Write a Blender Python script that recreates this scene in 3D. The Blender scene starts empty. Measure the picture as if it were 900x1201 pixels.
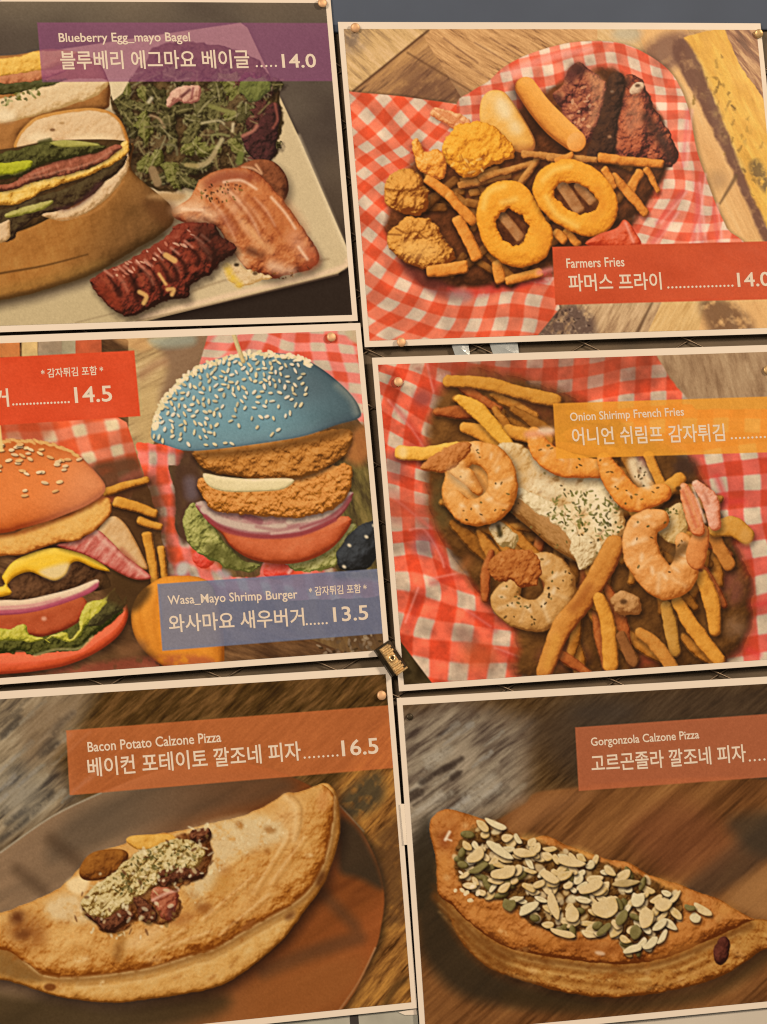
import bpy, math
import numpy as np

# ------------------------------------------------------------------ camera --
scene = bpy.context.scene
SC = 0.42/0.17247                         # metres per survey unit (sheets are A3)
WALL_Z = 1.55
A_, B_, C_ = -0.10243, -0.29904, -0.08104  # camera attitude against the wall
def _rm(a, b, c):
    ca, sa, cb, sb, cc, sc = math.cos(a), math.sin(a), math.cos(b), math.sin(b), math.cos(c), math.sin(c)
    Rx = np.array([[1, 0, 0], [0, ca, -sa], [0, sa, ca]]); Ry = np.array([[cb, 0, sb], [0, 1, 0], [-sb, 0, cb]]); Rz = np.array([[cc, -sc, 0], [sc, cc, 0], [0, 0, 1]])
    return Rz@Rx@Ry
RM = _rm(A_, B_, C_)
def w3(v): return (v[0], v[2], -v[1])      # survey axes (right, down, into the wall) -> world
cam_d = bpy.data.cameras.new('camera'); cam = bpy.data.objects.new('camera', cam_d); scene.collection.objects.link(cam)
_p = -RM.T@np.array([0, 0, 1.]); _loc = w3(_p*SC)
_r, _d, _f = (w3(RM.T@e) for e in np.eye(3))
from mathutils import Matrix, Vector
cam.matrix_world = Matrix(((_r[0], -_d[0], -_f[0], _loc[0]), (_r[1], -_d[1], -_f[1], _loc[1]), (_r[2], -_d[2], -_f[2], _loc[2]+WALL_Z), (0, 0, 0, 1)))
cam_d.sensor_fit = 'HORIZONTAL'; cam_d.sensor_width = 36; cam_d.lens = 128; cam_d.clip_start = .05; cam_d.clip_end = 60
scene.camera = cam

# ------------------------------------------------------------------- light --
world = bpy.data.worlds.new('World'); scene.world = world; world.use_nodes = True
bg = world.node_tree.nodes['Background']; bg.inputs[0].default_value = (1., .76, .52, 1); bg.inputs[1].default_value = .125
def lamp(name, loc, target, size, power, colr):
    d = bpy.data.lights.new(name, 'AREA'); d.shape = 'SQUARE'; d.size = size; d.energy = power; d.color = colr
    o = bpy.data.objects.new(name, d); scene.collection.objects.link(o); o.location = loc
    o.rotation_euler = (Vector(target)-Vector(loc)).to_track_quat('-Z', 'Y').to_euler(); return o
lamp('ceiling_or_fill_lamp', (4.2, -4.7, 4.1), (0, 0, 1.45), .9, 282, (1., .725, .47))     # warm cafe light, upper right
lamp('ceiling_or_fill_lamp', (-3.0, -4.0, 2.9), (0, 0, 1.2), 1.4, 184, (1., .73, .49))   # added fill lamp, unseen, at the left; evens out the light on the wall
scene.cycles.filter_width = 1.15
vs = scene.view_settings; vs.view_transform = 'Standard'; vs.look = 'None'; vs.exposure = 0; vs.gamma = 1; vs.use_curve_mapping = False
INK_LIGHT = np.array([.985, .745, .50])     # what a white sheet shows under these lamps, linear
# ---------------------------------------------------------------------------
# A small painter for the flat colour prints on the sheets.  It fills the
# vertex colours of a fine grid; every printed thing keeps its own faces.
# ---------------------------------------------------------------------------
_rng = np.random.RandomState(7)
_PERM = _rng.permutation(4096)
_VAL = _rng.rand(4096)

def vnoise(x, y, seed=0):
    xi = np.floor(x).astype(np.int64); yi = np.floor(y).astype(np.int64)
    fx = x - xi; fy = y - yi
    fx = fx*fx*(3-2*fx); fy = fy*fy*(3-2*fy)
    def h(i, j): return _VAL[_PERM[(_PERM[(i + seed*131) & 4095] + j) & 4095]]
    return ((h(xi, yi)*(1-fx) + h(xi+1, yi)*fx)*(1-fy) + (h(xi, yi+1)*(1-fx) + h(xi+1, yi+1)*fx)*fy)

def fbm(x, y, seed=0, octv=4, gain=.5):
    a = 1.; s = 0.; t = 0.
    for o in range(octv):
        s = s + a*vnoise(x*(2**o) + 17.3*o, y*(2**o) - 9.1*o, seed + o); t += a; a *= gain
    return s/t

def col(c):
    if isinstance(c, str): c = [int(c[i:i+2], 16) for i in (0, 2, 4)]
    return np.array(c, float)/255.

def ramp(t, cs):
    n = len(cs)
    xs = np.linspace(0, 1, n) if not isinstance(cs[0], tuple) or not isinstance(cs[0][1], (str, tuple, list)) else [c[0] for c in cs]
    cc = [col(c) if isinstance(c, str) or not isinstance(c[1], (str, tuple, list)) else col(c[1]) for c in cs]
    return np.stack([np.interp(t, xs, [c[k] for c in cc]) for k in range(3)], -1)

def sstep(a, b, x):
    t = np.clip((x-a)/(b-a), 0, 1); return t*t*(3-2*t)

# ---- signed distances (negative inside), as functions of scan coordinates --
def spline(pts, n=6, closed=True):
    P = np.array(pts, float); m = len(P); out = []
    for i in range(m if closed else m-1):
        g = (lambda k: P[k % m]) if closed else (lambda k: P[min(max(k, 0), m-1)])
        p0, p1, p2, p3 = g(i-1), g(i), g(i+1), g(i+2)
        for t in np.arange(n)/n:
            out.append(.5*((2*p1) + (p2-p0)*t + (2*p0-5*p1+4*p2-p3)*t*t + (3*p1-p0-3*p2+p3)*t**3))
    if not closed: out.append(P[-1])
    return np.array(out)

class S:                                   # a distance function with its bounding box
    def __init__(s, f, bb): s.f = f; s.bb = bb
    def __call__(s, x, y): return s.f(x, y)
    def minus(s, o): return S(lambda x, y: np.maximum(s.f(x, y), -o.f(x, y)), s.bb)
    def plus(s, o): return S(lambda x, y: np.minimum(s.f(x, y), o.f(x, y)), (min(s.bb[0], o.bb[0]), min(s.bb[1], o.bb[1]), max(s.bb[2], o.bb[2]), max(s.bb[3], o.bb[3])))
    def cut(s, o): return S(lambda x, y: np.maximum(s.f(x, y), o.f(x, y)), s.bb)
    def grow(s, r): return S(lambda x, y: s.f(x, y) - r, (s.bb[0]-r, s.bb[1]-r, s.bb[2]+r, s.bb[3]+r))
    def wob(s, amp, sc, seed=0):
        def f(x, y):
            return s.f(x + amp*2*(fbm(x/sc, y/sc, seed, 3)-.5), y + amp*2*(fbm(x/sc+31, y/sc+7, seed+5, 3)-.5))
        return S(f, (s.bb[0]-amp, s.bb[1]-amp, s.bb[2]+amp, s.bb[3]+amp))

def poly(pts, smooth=True, n=5):
    P = spline(pts, n) if smooth else np.array(pts, float)
    Q = np.roll(P, -1, 0)
    def f(x, y):
        x = x.astype(np.float32); y = y.astype(np.float32)
        d = np.full(x.shape, 1e18, np.float32); ins = np.zeros(x.shape, bool)
        for (ax, ay), (bx, by) in zip(P.tolist(), Q.tolist()):
            ex, ey = bx-ax, by-ay; wx = x-ax; wy = y-ay
            t = wx*(ex/(ex*ex+ey*ey+1e-12)); t += wy*(ey/(ex*ex+ey*ey+1e-12)); np.maximum(t, 0, out=t); np.minimum(t, 1, out=t)
            ux = wx-ex*t; uy = wy-ey*t; ux *= ux; uy *= uy; ux += uy; np.minimum(d, ux, out=d)
            if ay != by: ins ^= ((wy < 0) != (y < by)) & (wx < wy*(ex/ey))
        d = np.sqrt(d); return np.where(ins, -d, d).astype(float)
    return S(f, (P[:, 0].min(), P[:, 1].min(), P[:, 0].max(), P[:, 1].max()))

def caps(pts, r, smooth=True):
    P = np.array(pts, float); r = np.broadcast_to(np.array(r, float), (len(P),))
    if smooth and len(P) > 2:
        k = 5; P2 = spline(np.c_[P, r], k, False); P, r = P2[:, :2], P2[:, 2]
    def f(x, y):
        d = np.full(x.shape, 1e18)
        for i in range(len(P)-1):
            ax, ay = P[i]; ex, ey = P[i+1]-P[i]; wx, wy = x-ax, y-ay
            t = np.clip((wx*ex+wy*ey)/(ex*ex+ey*ey+1e-12), 0, 1)
            d = np.minimum(d, np.hypot(wx-ex*t, wy-ey*t) - (r[i]+(r[i+1]-r[i])*t))
        return d
    m = r.max()
    return S(f, (P[:, 0].min()-m, P[:, 1].min()-m, P[:, 0].max()+m, P[:, 1].max()+m))

def fry(a, b, w, w2=None):                 # a square-ended potato stick
    (ax, ay), (bx, by) = a, b; L = math.hypot(bx-ax, by-ay); ex, ey = (bx-ax)/L, (by-ay)/L
    w2 = w if w2 is None else w2
    def f(x, y):
        u = (x-ax)*ex + (y-ay)*ey; v = -(x-ax)*ey + (y-ay)*ex
        hw = w + (w2-w)*np.clip(u/L, 0, 1)
        rr = np.minimum(hw*.7, 4.); v = v + 1.2*np.sin(u/L*3+ax); qx = np.abs(u-L/2) - L/2 + rr; qy = np.abs(v) - hw + rr
        return np.hypot(np.maximum(qx, 0), np.maximum(qy, 0)) + np.minimum(np.maximum(qx, qy), 0) - rr
    m = max(w, w2)+2
    return S(f, (min(ax, bx)-m, min(ay, by)-m, max(ax, bx)+m, max(ay, by)+m))

def ell(cx, cy, rx, ry, rot=0):
    c, s = math.cos(math.radians(rot)), math.sin(math.radians(rot)); R = max(rx, ry)
    def f(x, y):
        u = (x-cx)*c + (y-cy)*s; v = -(x-cx)*s + (y-cy)*c
        k = np.hypot(u/rx, v/ry); g = np.hypot(u/rx**2, v/ry**2)
        return k*(k-1)/np.maximum(g, 1e-6)
    return S(f, (cx-R, cy-R, cx+R, cy+R))

def at(sd, x, y):                           # distance at one place, from a coarse table of the shape
    if not hasattr(sd, 'tab'):
        b = sd.bb; sd.gx = np.arange(b[0]-6, b[2]+6, 2.); sd.gy = np.arange(b[1]-6, b[3]+6, 2.); sd.tab = sd(*np.meshgrid(sd.gx, sd.gy))
    i = int((y-sd.gy[0])/2); j = int((x-sd.gx[0])/2)
    return sd.tab[i, j] if 0 <= i < len(sd.gy) and 0 <= j < len(sd.gx) else 99.

EVERY = S(lambda x, y: np.full(x.shape, -1e3), (-9e3, -9e3, 9e3, 9e3))

class Cv:
    def __init__(s, X, Y, step=1.):
        s.X, s.Y, s.step = X, Y, step
        R, C = np.mgrid[0:X.shape[0], 0:X.shape[1]]; k = (slice(None, None, 17), slice(None, None, 17)); x, y = X[k].ravel(), Y[k].ravel()
        s.fit = np.linalg.lstsq(np.stack([x, y, np.ones_like(x), x*x*1e-3, x*y*1e-3, y*y*1e-3], -1), np.stack([R[k].ravel(), C[k].ravel()], -1).astype(float), rcond=None)[0]
        s.lo = (X.min(), Y.min()); s.hi = (X.max(), Y.max())
        s.rgb = np.zeros(X.shape + (3,)); s.ids = np.zeros(X.shape, int); s.names = ['background']
    def win(s, bb, m):
        x0, y0, x1, y1 = max(bb[0]-m, s.lo[0]), max(bb[1]-m, s.lo[1]), min(bb[2]+m, s.hi[0]), min(bb[3]+m, s.hi[1])
        if x1 <= x0 or y1 <= y0: return None
        q = np.array([[x, y, 1, x*x*1e-3, x*y*1e-3, y*y*1e-3] for x in (x0, x1) for y in (y0, y1)])@s.fit
        a = np.floor(q.min(0)).astype(int)-1; b = np.ceil(q.max(0)).astype(int)+2
        r0, r1, c0, c1 = max(a[0], 0), min(b[0], s.X.shape[0]), max(a[1], 0), min(b[1], s.X.shape[1])
        return None if r1 <= r0 or c1 <= c0 else (slice(r0, r1), slice(c0, c1))
    def shadow(s, sd, dx=3, dy=4, soft=6, a=.5, c='140804'):
        w = s.win(sd.bb, soft+abs(dx)+abs(dy)+2)
        if w is None: return
        d = sd(s.X[w]-dx, s.Y[w]-dy); k = (a*sstep(soft, -soft, d))[..., None]
        s.rgb[w] = s.rgb[w]*(1-k) + col(c)*k
    def tint(s, sd, c, a=1., soft=1.2, mott=0, msc=6, seed=1, mode='mix'):
        w = s.win(sd.bb, soft+2)
        if w is None: return
        x, y = s.X[w], s.Y[w]; k = a*sstep(soft, -soft, sd(x, y))
        if mott: k = k*np.clip(1 + mott*(fbm(x/msc, y/msc, seed, 3)-.5)*4, 0, 1.)
        k = k[..., None]
        if mode == 'mul': s.rgb[w] = s.rgb[w]*(1-k) + s.rgb[w]*col(c)*k
        else: s.rgb[w] = s.rgb[w]*(1-k) + col(c)*k
    def paint(s, name, sd, fn, aa=.9):      # fn(x, y) -> rgb
        w = s.win(sd.bb, aa+2)
        if w is None: return
        x, y = s.X[w], s.Y[w]; d = sd(x, y); k = sstep(aa, -aa, d)[..., None]
        s.rgb[w] = s.rgb[w]*(1-k) + fn(x, y)*k
        if name: s.mark(name, w, d)
    def mark(s, name, w, d):
        s.names.append(name); v = s.ids[w]; v[d < 0] = len(s.names)-1; s.ids[w] = v
    def form(s, name, sd, cs, rnd=8, bump=0, bsc=6, mott=.15, msc=9, lt=(-.45, -.6), k=.9, base=.5,
             seed=1, sh=None, aa=.9, edge=0, fn=None, rid=False, prof=.5, st=None):
        """a rounded form: ramp colours cs from its dark side to its light side"""
        if sh: s.shadow(sd, *sh)
        w = s.win(sd.bb, 3)
        if w is None: return
        x, y = s.X[w], s.Y[w]; d = sd(x, y)
        t = np.clip(-d/rnd, 0, 1); h = rnd*prof*2*np.sqrt(np.maximum(1-(1-t)**2, 0))*.6
        if bump:
            n = fbm(x/bsc, y/bsc, seed+40, 4)
            if rid: n = 1-np.abs(2*n-1)
            h = h + bump*bsc*n
        gy, gx = np.gradient(h, s.step)
        gx = np.clip(gx, -3, 3); gy = np.clip(gy, -3, 3)
        lz = 1.; L = math.sqrt(lt[0]**2+lt[1]**2+lz)
        lam = (-gx*lt[0]-gy*lt[1]+lz)/np.sqrt(gx*gx+gy*gy+1)/L
        tone = base + k*(lam - lz/L) + mott*2*(fbm(x/msc, y/msc, seed, 4)-.5)
        if st: tone = tone + st[3]*2*(fbm((x*st[0]+y*st[1])/st[2], (-x*st[1]+y*st[0])/st[2]/6, seed+9, 3)-.5)
        if edge: tone = tone - edge*(1-t)**2
        c = ramp(np.clip(tone, 0, 1), cs)
        if fn is not None: c = fn(c, x, y, tone, d)
        kk = sstep(aa, -aa, d)[..., None]
        s.rgb[w] = s.rgb[w]*(1-kk) + c*kk
        if name: s.mark(name, w, d)
    def blur(s, r):
        if r <= 0: return
        n = int(3*r)+1; g = np.exp(-.5*(np.arange(-n, n+1)/r)**2); g /= g.sum()
        a = s.rgb
        for ax in (0, 1):
            p = np.pad(a, [(n, n) if i == ax else (0, 0) for i in range(3)], 'edge')
            N = s.rgb.shape[ax]; a = sum(g[i]*(p[i:i+N] if ax == 0 else p[:, i:i+N]) for i in range(2*n+1))
        s.rgb = a
    def finish(s, blur=.4, grain=.011, seed=3):
        R, G, B = s.rgb[..., 0], s.rgb[..., 1], s.rgb[..., 2]     # the whole print leans to warm tones
        s.rgb = np.stack([R + .45*np.maximum(0, G-.88*R), G - .12*np.maximum(0, G-.8*R), B - .35*np.maximum(0, B-.58*R)], -1)
        s.rgb = np.clip(s.rgb, 0, 1); k = s.rgb; s.blur(1.7/s.step); s.rgb = np.clip(k + .55*(k - s.rgb), 0, 1); s.blur(blur)   # crisp, as printed
        r = np.random.RandomState(seed); g = r.randn(*s.X.shape)
        g = (g + np.roll(g, 1, 0) + np.roll(g, 1, 1) + np.roll(np.roll(g, 1, 0), 1, 1))/2
        s.rgb = np.clip(s.rgb*(1 + grain*g[..., None]) + .25*grain*g[..., None], 0, 1)

def warp(anchors):
    """smooth map scan position -> lattice (i, j) through measured anchors (thin plate)"""
    A = np.array(anchors, float); P = A[:, :2]/100; V = A[:, 2:4]; n = len(P)
    def U(r2): return r2*np.log(r2+1e-9)
    K = U(((P[:, None]-P[None])**2).sum(-1)) + np.eye(n)*.02; B = np.c_[np.ones(n), P]
    M = np.zeros((n+3, n+3)); M[:n, :n] = K; M[:n, n:] = B; M[n:, :n] = B.T
    C = np.linalg.solve(M, np.r_[V, np.zeros((3, 2))])
    def f(x, y):
        x = x/100; y = y/100
        o = [C[n, k] + C[n+1, k]*x + C[n+2, k]*y for k in (0, 1)]
        for i in range(n):
            u = U((x-P[i, 0])**2 + (y-P[i, 1])**2)
            o[0] = o[0] + C[i, 0]*u; o[1] = o[1] + C[i, 1]*u
        return o
    return f

def gingham(anchors, W='d9c4bc', M='e88272', D='d04030', wf=.5, soft=.06, crease=.12, csc=30, seed=3, fold=None):
    g = warp(anchors)
    W, M, D = col(W), col(M), col(D)
    def fn(x, y):
        i, j = g(x + 2*(fbm(x/25, y/25, seed, 2)-.5), y + 2*(fbm(x/25, y/25, seed+3, 2)-.5))
        a = sstep(wf/2+soft, wf/2-soft, np.abs(i-np.round(i))); b = sstep(wf/2+soft, wf/2-soft, np.abs(j-np.round(j)))
        s = a + b; s3 = s[..., None]
        c = np.where(s3 < 1, D*(1-s3)+M*s3, M*(2-s3)+W*(s3-1))
        n = fbm(x/csc, y/csc, seed+8, 4)-.5; n2 = 1-np.abs(2*fbm(x/csc/1.3+5, y/csc/1.3, seed+21, 3)-1)
        k = 1 + crease*2*n + crease*.8*(n2-.7)
        if fold is not None: k = k*fold(x, y)
        return np.clip(c*k[..., None], 0, 1)
    return fn

def grain_fn(cs, ang, sc, ratio=9, seed=1, con=1., fine=.3, base=.5, blot=.25, bsc=60):
    """wood: tones stretched along ang (degrees, scan space, y down)"""
    ca, sa = math.cos(math.radians(ang)), math.sin(math.radians(ang))
    def fn(x, y):
        u = x*ca+y*sa; v = -x*sa+y*ca; v = v + 6*(fbm(u/70, v/40, seed+2, 2)-.5)
        t = base + con*(fbm(u/sc/ratio, v/sc, seed, 5, .6)-.5)*1.6 + fine*(fbm(u/sc/3, v/sc*3, seed+11, 3)-.5) + blot*2*(fbm(x/bsc, y/bsc, seed+30, 3)-.5)
        return ramp(np.clip(t, 0, 1), cs)
    return fn

def flake(x, y, L, W, a, seed):             # a thin irregular sliver
    r = np.random.RandomState(seed); n = 7; ca, sa = math.cos(math.radians(a)), math.sin(math.radians(a)); P = []
    for k in range(n):
        t = 2*math.pi*k/n; u = L*math.cos(t)*r.uniform(.8, 1.1); v = W*math.sin(t)*(r.uniform(.75, 1.15) if math.sin(t) > 0 else r.uniform(.35, .95))
        P.append((x+u*ca-v*sa, y+u*sa+v*ca))
    return poly(P, True, 3)

def leaf(cv, x, y, R, cs, seed, vein, name='salad_leaf'):
    r = np.random.RandomState(seed); n = 8; a0 = r.uniform(0, 6.3); el = r.uniform(.45, .8); P = []
    for k in range(n):
        t = 2*math.pi*k/n; q = R*r.uniform(.75, 1.2); u, v = q*math.cos(t), q*el*math.sin(t)
        P.append((x+u*math.cos(a0)-v*math.sin(a0), y+u*math.sin(a0)+v*math.cos(a0)))
    s = poly(P, True, 3).wob(R*.28, 6, seed)
    cv.form(name, s, cs, R*.5, 1.1, 6, .18, 6, seed=seed, base=.47, sh=(2, 3, 5, .55))
    e = [(x-R*.8*math.cos(a0), y-R*.8*math.sin(a0)), (x+r.uniform(-2, 2), y+r.uniform(-2, 2)), (x+R*.8*math.cos(a0), y+R*.8*math.sin(a0))]
    cv.tint(caps(e, [.4, 1.1, .4]), vein, .6, 1.4)
    for q in spline(P, 3)[::2]:
        if r.rand() < .45: cv.tint(ell(q[0]*.94+x*.06, q[1]*.94+y*.06, r.uniform(1.5, 3.5), 1.1, r.uniform(0, 180)), vein, .5, 1.4)

def scatter(cv, region, n, cs, rx, ry, seed=1, rot=None, a=1., shadow=False, name=None, dens=None, soft=.7, gap=0):
    r = np.random.RandomState(seed); b = region.bb; k = 0; pts = []
    cx = r.uniform(b[0], b[2], n*12); cy = r.uniform(b[1], b[3], n*12); ok = region(cx[None], cy[None])[0] <= 0
    for x, y in zip(cx[ok].tolist(), cy[ok].tolist()):
        if k >= n: break
        if dens and r.rand() > dens(x, y): continue
        if gap and any((x-p)**2+(y-q)**2 < gap*gap for p, q in pts): continue
        pts.append((x, y))
        R = r.uniform(*rx); q = r.uniform(*ry); an = r.uniform(0, 180) if rot is None else rot(x, y) + r.uniform(-25, 25)
        e = ell(x, y, R, q, an); c = cs[r.randint(len(cs))]
        if shadow: cv.shadow(e, .9, 1.2, 1.3, .55)
        cv.tint(e, c, a*r.uniform(.75, 1), soft); k += 1
GOLD = ['9a5216', 'd08020', 'e89c2c', 'f0ae3c', 'f8cc6c']
STICK = ['7c4014', 'b86420', 'd88430', 'e49c44', 'f0bc78']
def paint_fries(cv):
    W1 = ['6a4a34', 'a87848', 'c89a60', 'd8ac70', 'e4bc84']
    cv.paint(None, EVERY, grain_fn(W1, 40, 7, 7, 5, .7, .35, .55, .2, 50))
    # planks at upper left
    cv.paint('plank', poly([(395, 20), (520, 20), (413, 108), (395, 118)], False), grain_fn(['77604c', 'b08858', 'd0a468', 'dcb078'], 42, 5, 6, 9, .9, .4, .62))
    cv.paint('plank', poly([(520, 20), (700, 20), (700, 95), (560, 118), (478, 62)], False), grain_fn(['7a5034', 'b88450', 'd09a60', 'dca86c'], 32, 4, 8, 12, .8, .6, .58, .2))
    cv.paint('plank', poly([(413, 108), (495, 40), (545, 122)], False), grain_fn(['6a4830', 'a47448', 'bc8850', 'cc9860'], -40, 5, 7, 15, .7, .5, .5, .2))
    cv.tint(poly([(468, 96), (492, 74), (540, 100), (556, 122), (470, 122)]), '6a4430', .62, 14, .5, 9)
    cv.tint(caps([(414, 107), (502, 36)], 1.2), '50301c', .85, 1.6)
    cv.tint(caps([(478, 62), (560, 112)], 1), '5a3822', .6, 2)
    cv.tint(ell(412, 45, 14, 14), '6e5a50', .7, 14, .6, 8)
    for k, (a, b) in enumerate([((556, 50), (640, 100)), ((575, 45), (650, 92)), ((540, 72), (600, 110)), ((520, 45), (560, 74))]):
        cv.tint(caps([a, b], .8), '744a30', .6, 1.6, .5, 7, k)
    # right side: pale plank, gap, worn yellow board
    cv.paint('plank', poly([(740, 20), (800, 20), (920, 320), (920, 420), (760, 420), (820, 220)], False), grain_fn(['a87444', 'd8a060', 'e4ae6c', 'e8ba7c'], 66, 8, 8, 22, .5, .25, .58, .12))
    cv.tint(poly([(752, 64), (775, 42), (806, 40), (800, 70), (780, 84)]), '70483a', .75, 8, .4, 12)
    cv.tint(ell(735, 40, 16, 9), 'b8b09c', .7, 8)
    yb = poly([(802, 44), (850, 30), (930, 150), (930, 330), (868, 205), (838, 130)], False)
    cv.paint('yellow_board', yb.wob(2, 12, 3), grain_fn(['a8783c', 'd0963c', 'e0a444', 'e6b04c', 'e8b854'], 62, 7, 5, 26, .55, .4, .6, .2, 34))
    cv.tint(poly([(812, 62), (830, 92), (850, 150), (872, 198), (862, 196), (836, 140), (816, 96)]), 'd8b468', .8, 5, .6, 7)
    r = np.random.RandomState(5)
    for k in range(54):
        u = r.rand(); v = r.randn()*10 + 6; x = 822+u*66+v*.9; y = 74+u*150-v*.4; e = r.uniform(.2, 2.4)
        cv.tint(caps([(x, y), (x+r.uniform(1, 6)*math.cos(e), y+r.uniform(1, 9)*math.sin(e))], [r.uniform(.4, 1.6), r.uniform(.4, 2.2)]).wob(2, 4, k), ['6a4a20', '8a6428', 'b08438', 'c89a4a'][k % 4], r.uniform(.25, .8), 1.6)
    cv.tint(poly([(878, 196), (890, 188), (902, 215), (896, 225)]), '6a5030', .8, 4, .8, 6)
    cv.paint('plank', poly([(848, 30), (930, 20), (930, 175), (892, 112), (868, 78)], False).wob(2, 9, 8), grain_fn(['704834', '9a6848', 'c89664', 'd8a874'], 50, 5, 6, 31, 1., .3, .5))
    cv.tint(poly([(788, 62), (806, 50), (842, 128), (872, 205), (905, 280), (905, 302), (860, 205), (826, 135)]).wob(2, 10, 4), '6c4434', .92, 2.5, .3, 8)
    cv.tint(caps([(844, 239), (863, 207)], [1, 2.5]), '6a4a2c', .8, 2)
    cv.tint(ell(842, 212, 10, 10), 'a07850', .5, 10)
    # planks below the title
    cv.paint('plank', poly([(640, 352), (780, 345), (752, 415), (600, 415)], False), grain_fn(['6e5038', 'a88058', 'c8a070', 'd8b080'], -62, 5, 6, 41, .8, .4, .55))
    cv.paint('plank', poly([(780, 345), (830, 345), (812, 415), (748, 415)], False), grain_fn(['8a6438', 'c89858', 'dcae6c', 'e4ba7c'], -58, 6, 7, 44, .6, .4, .58))
    cv.tint(caps([(766, 352), (744, 396)], [1, 2.5]), '5e4028', .8, 2)
    cv.tint(poly([(612, 410), (650, 366), (688, 360), (694, 410)]), '5a4238', .85, 7, .8, 8)
    scatter(cv, poly([(625, 400), (655, 368), (684, 366), (690, 400)]), 50, ['9a7c68', '3c2a22', '7a6050'], (1, 3), (.7, 1.6), 4, a=.7)
    cv.tint(poly([(820, 356), (850, 352), (882, 378), (876, 402), (842, 402)]), '5a3824', .7, 8, .8, 9)
    # checked paper: flap on the left and in front
    A = [(443, 317, 0, 0), (472, 335, 1, 0), (502, 346, 2, 0), (534, 350, 3, 0), (565, 352, 4, 0), (592, 349, 5, 0), (625, 352, 6, 0),
         (457, 358, 1, -1), (489, 368, 2, -1), (523, 380, 3, -1), (555, 382, 4, -1), (587, 380, 5, -1), (621, 382, 6, -1), (455, 391, 2, -2),
         (433, 275, -1, 1), (428, 238, -2, 2), (427, 203, -3, 3), (430, 173, -4, 4), (430, 137, -5, 5), (451, 159, -4, 5), (450, 115, -5, 6),
         (470, 140, -4, 6), (490, 122, -4, 7), (491, 160, -3, 6), (470, 179, -3, 5), (449, 187, -3, 4), (449, 257, -1, 2)]
    flap = poly([(395, 106), (470, 113), (540, 123), (560, 110), (600, 200), (560, 330), (650, 325), (656, 362), (622, 404), (420, 420), (400, 300)], False)
    cv.shadow(flap, 2, -1, 3, .4)
    cv.paint('checked_paper', flap, gingham(A, 'd2b49e', 'de7250', 'd44e2c', .5, .05, .2, 22, 3))
    B = [(593, 91, 0, 0), (617, 85, 1, 0), (642, 83, 2, 0), (666, 76, 3, 0), (691, 71, 4, 0), (716, 67, 5, 0), (646, 107, 2, -1), (599, 113, 0, -1),
         (746, 87, 6, -.4), (768, 85, 7, 0), (774, 108, 7, -1), (775, 124, 7, -2), (799, 109, 8, -1), (800, 125, 8, -2), (801, 146, 8, -3), (775, 148, 7, -3),
         (800, 174, 8, -4), (817, 195, 8.4, -5), (809, 219, 8, -6), (802, 240, 8, -7), (790, 267, 8, -8), (830, 224, 9, -6), (828, 248, 9, -7), (845, 265, 9.7, -8), (785, 216, 7, -6), (776, 240, 7, -7), (752, 280, 7, -9)]
    back = poly([(535, 128), (552, 108), (572, 96), (592, 78), (625, 62), (672, 50), (722, 50), (758, 64), (788, 88), (806, 126), (816, 175), (826, 205), (840, 242), (852, 268), (858, 292), (640, 300), (560, 200)])
    cv.shadow(back, 3, 1, 4, .35)
    cv.paint('checked_paper', back, gingham(B, 'dcbca6', 'e07c5c', 'd45436', .5, .06, .2, 18, 13))
    for a, b in [((806, 130), (800, 195)), ((822, 205), (812, 285)), ((836, 240), (842, 285)), ((800, 225), (770, 262)), ((815, 215), (823, 285)), ((790, 250), (765, 285))]:
        cv.tint(caps([a, b], 2), 'd85c58', .55, 4); cv.tint(caps([(a[0]+5, a[1]), (b[0]+5, b[1])], 1), 'f4b0a4', .6, 3)
    cv.tint(poly([(590, 85), (640, 64), (690, 55), (690, 62), (640, 74), (600, 92)]), 'f0b8a8', .4, 4)
    cv.tint(poly([(642, 118), (668, 100), (676, 130), (650, 150)]), 'b83c34', .6, 6)
    # dark well of the basket
    well = poly([(478, 195), (492, 182), (520, 190), (560, 170), (620, 120), (665, 92), (715, 82), (762, 120), (780, 150), (788, 190), (768, 222), (748, 256), (730, 276), (690, 290), (656, 300), (644, 322), (590, 336), (540, 338), (505, 338), (478, 318), (462, 290), (452, 262), (466, 225)])
    cv.form('basket_well', well.wob(4, 14, 2), ['3a1c0c', '562c14', '783e1e', '984c26'], 20, .3, 8, .35, 11, base=.38, aa=5)
    cv.tint(poly([(470, 305), (520, 330), (540, 345), (520, 350), (480, 328)]), '6c2c24', .7, 6)
    cv.tint(poly([(525, 338), (560, 338), (640, 318), (640, 332), (590, 342), (545, 350)]), 'c83c30', .8, 5, .6, 8)
    cv.tint(ell(540, 348, 14, 8), '9a7c72', .7, 6)
    r = np.random.RandomState(31)
    for i in range(34):                       # the heap of fries below the larger pieces
        x, y = r.uniform(500, 770), r.uniform(185, 325)
        if at(well, x, y) > -14: continue
        a = r.uniform(-1.1, 1.1); L = r.uniform(16, 30)
        cv.form('french_fry', fry((x-L*math.cos(a), y-L*math.sin(a)), (x+L*math.cos(a), y+L*math.sin(a)), r.uniform(4, 5.5)), [['4a2208', '7a4416', '985c24', 'b07434', 'c48c50'], ['3c1c08', '5e3210', '7c481c', '905a28', 'a87040']][i % 2], 4.5, .25, 7, .2, 8, seed=i, sh=(1, 3, 4, .55))
    # chicken and bones at the back
    DK = ['24140e', '3c241a', '54321f', '6e4228']
    cv.form('chicken_wing', poly([(664, 84), (676, 74), (690, 82), (704, 92), (713, 106), (708, 128), (696, 160), (684, 168), (668, 148), (656, 128), (648, 112), (660, 100)]).wob(2, 8), ['44201a', '7a3a2c', 'a85c3c', 'c87e50', 'dc9c6c'], 16, .9, 9, .32, 8, base=.45, seed=5)
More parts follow.
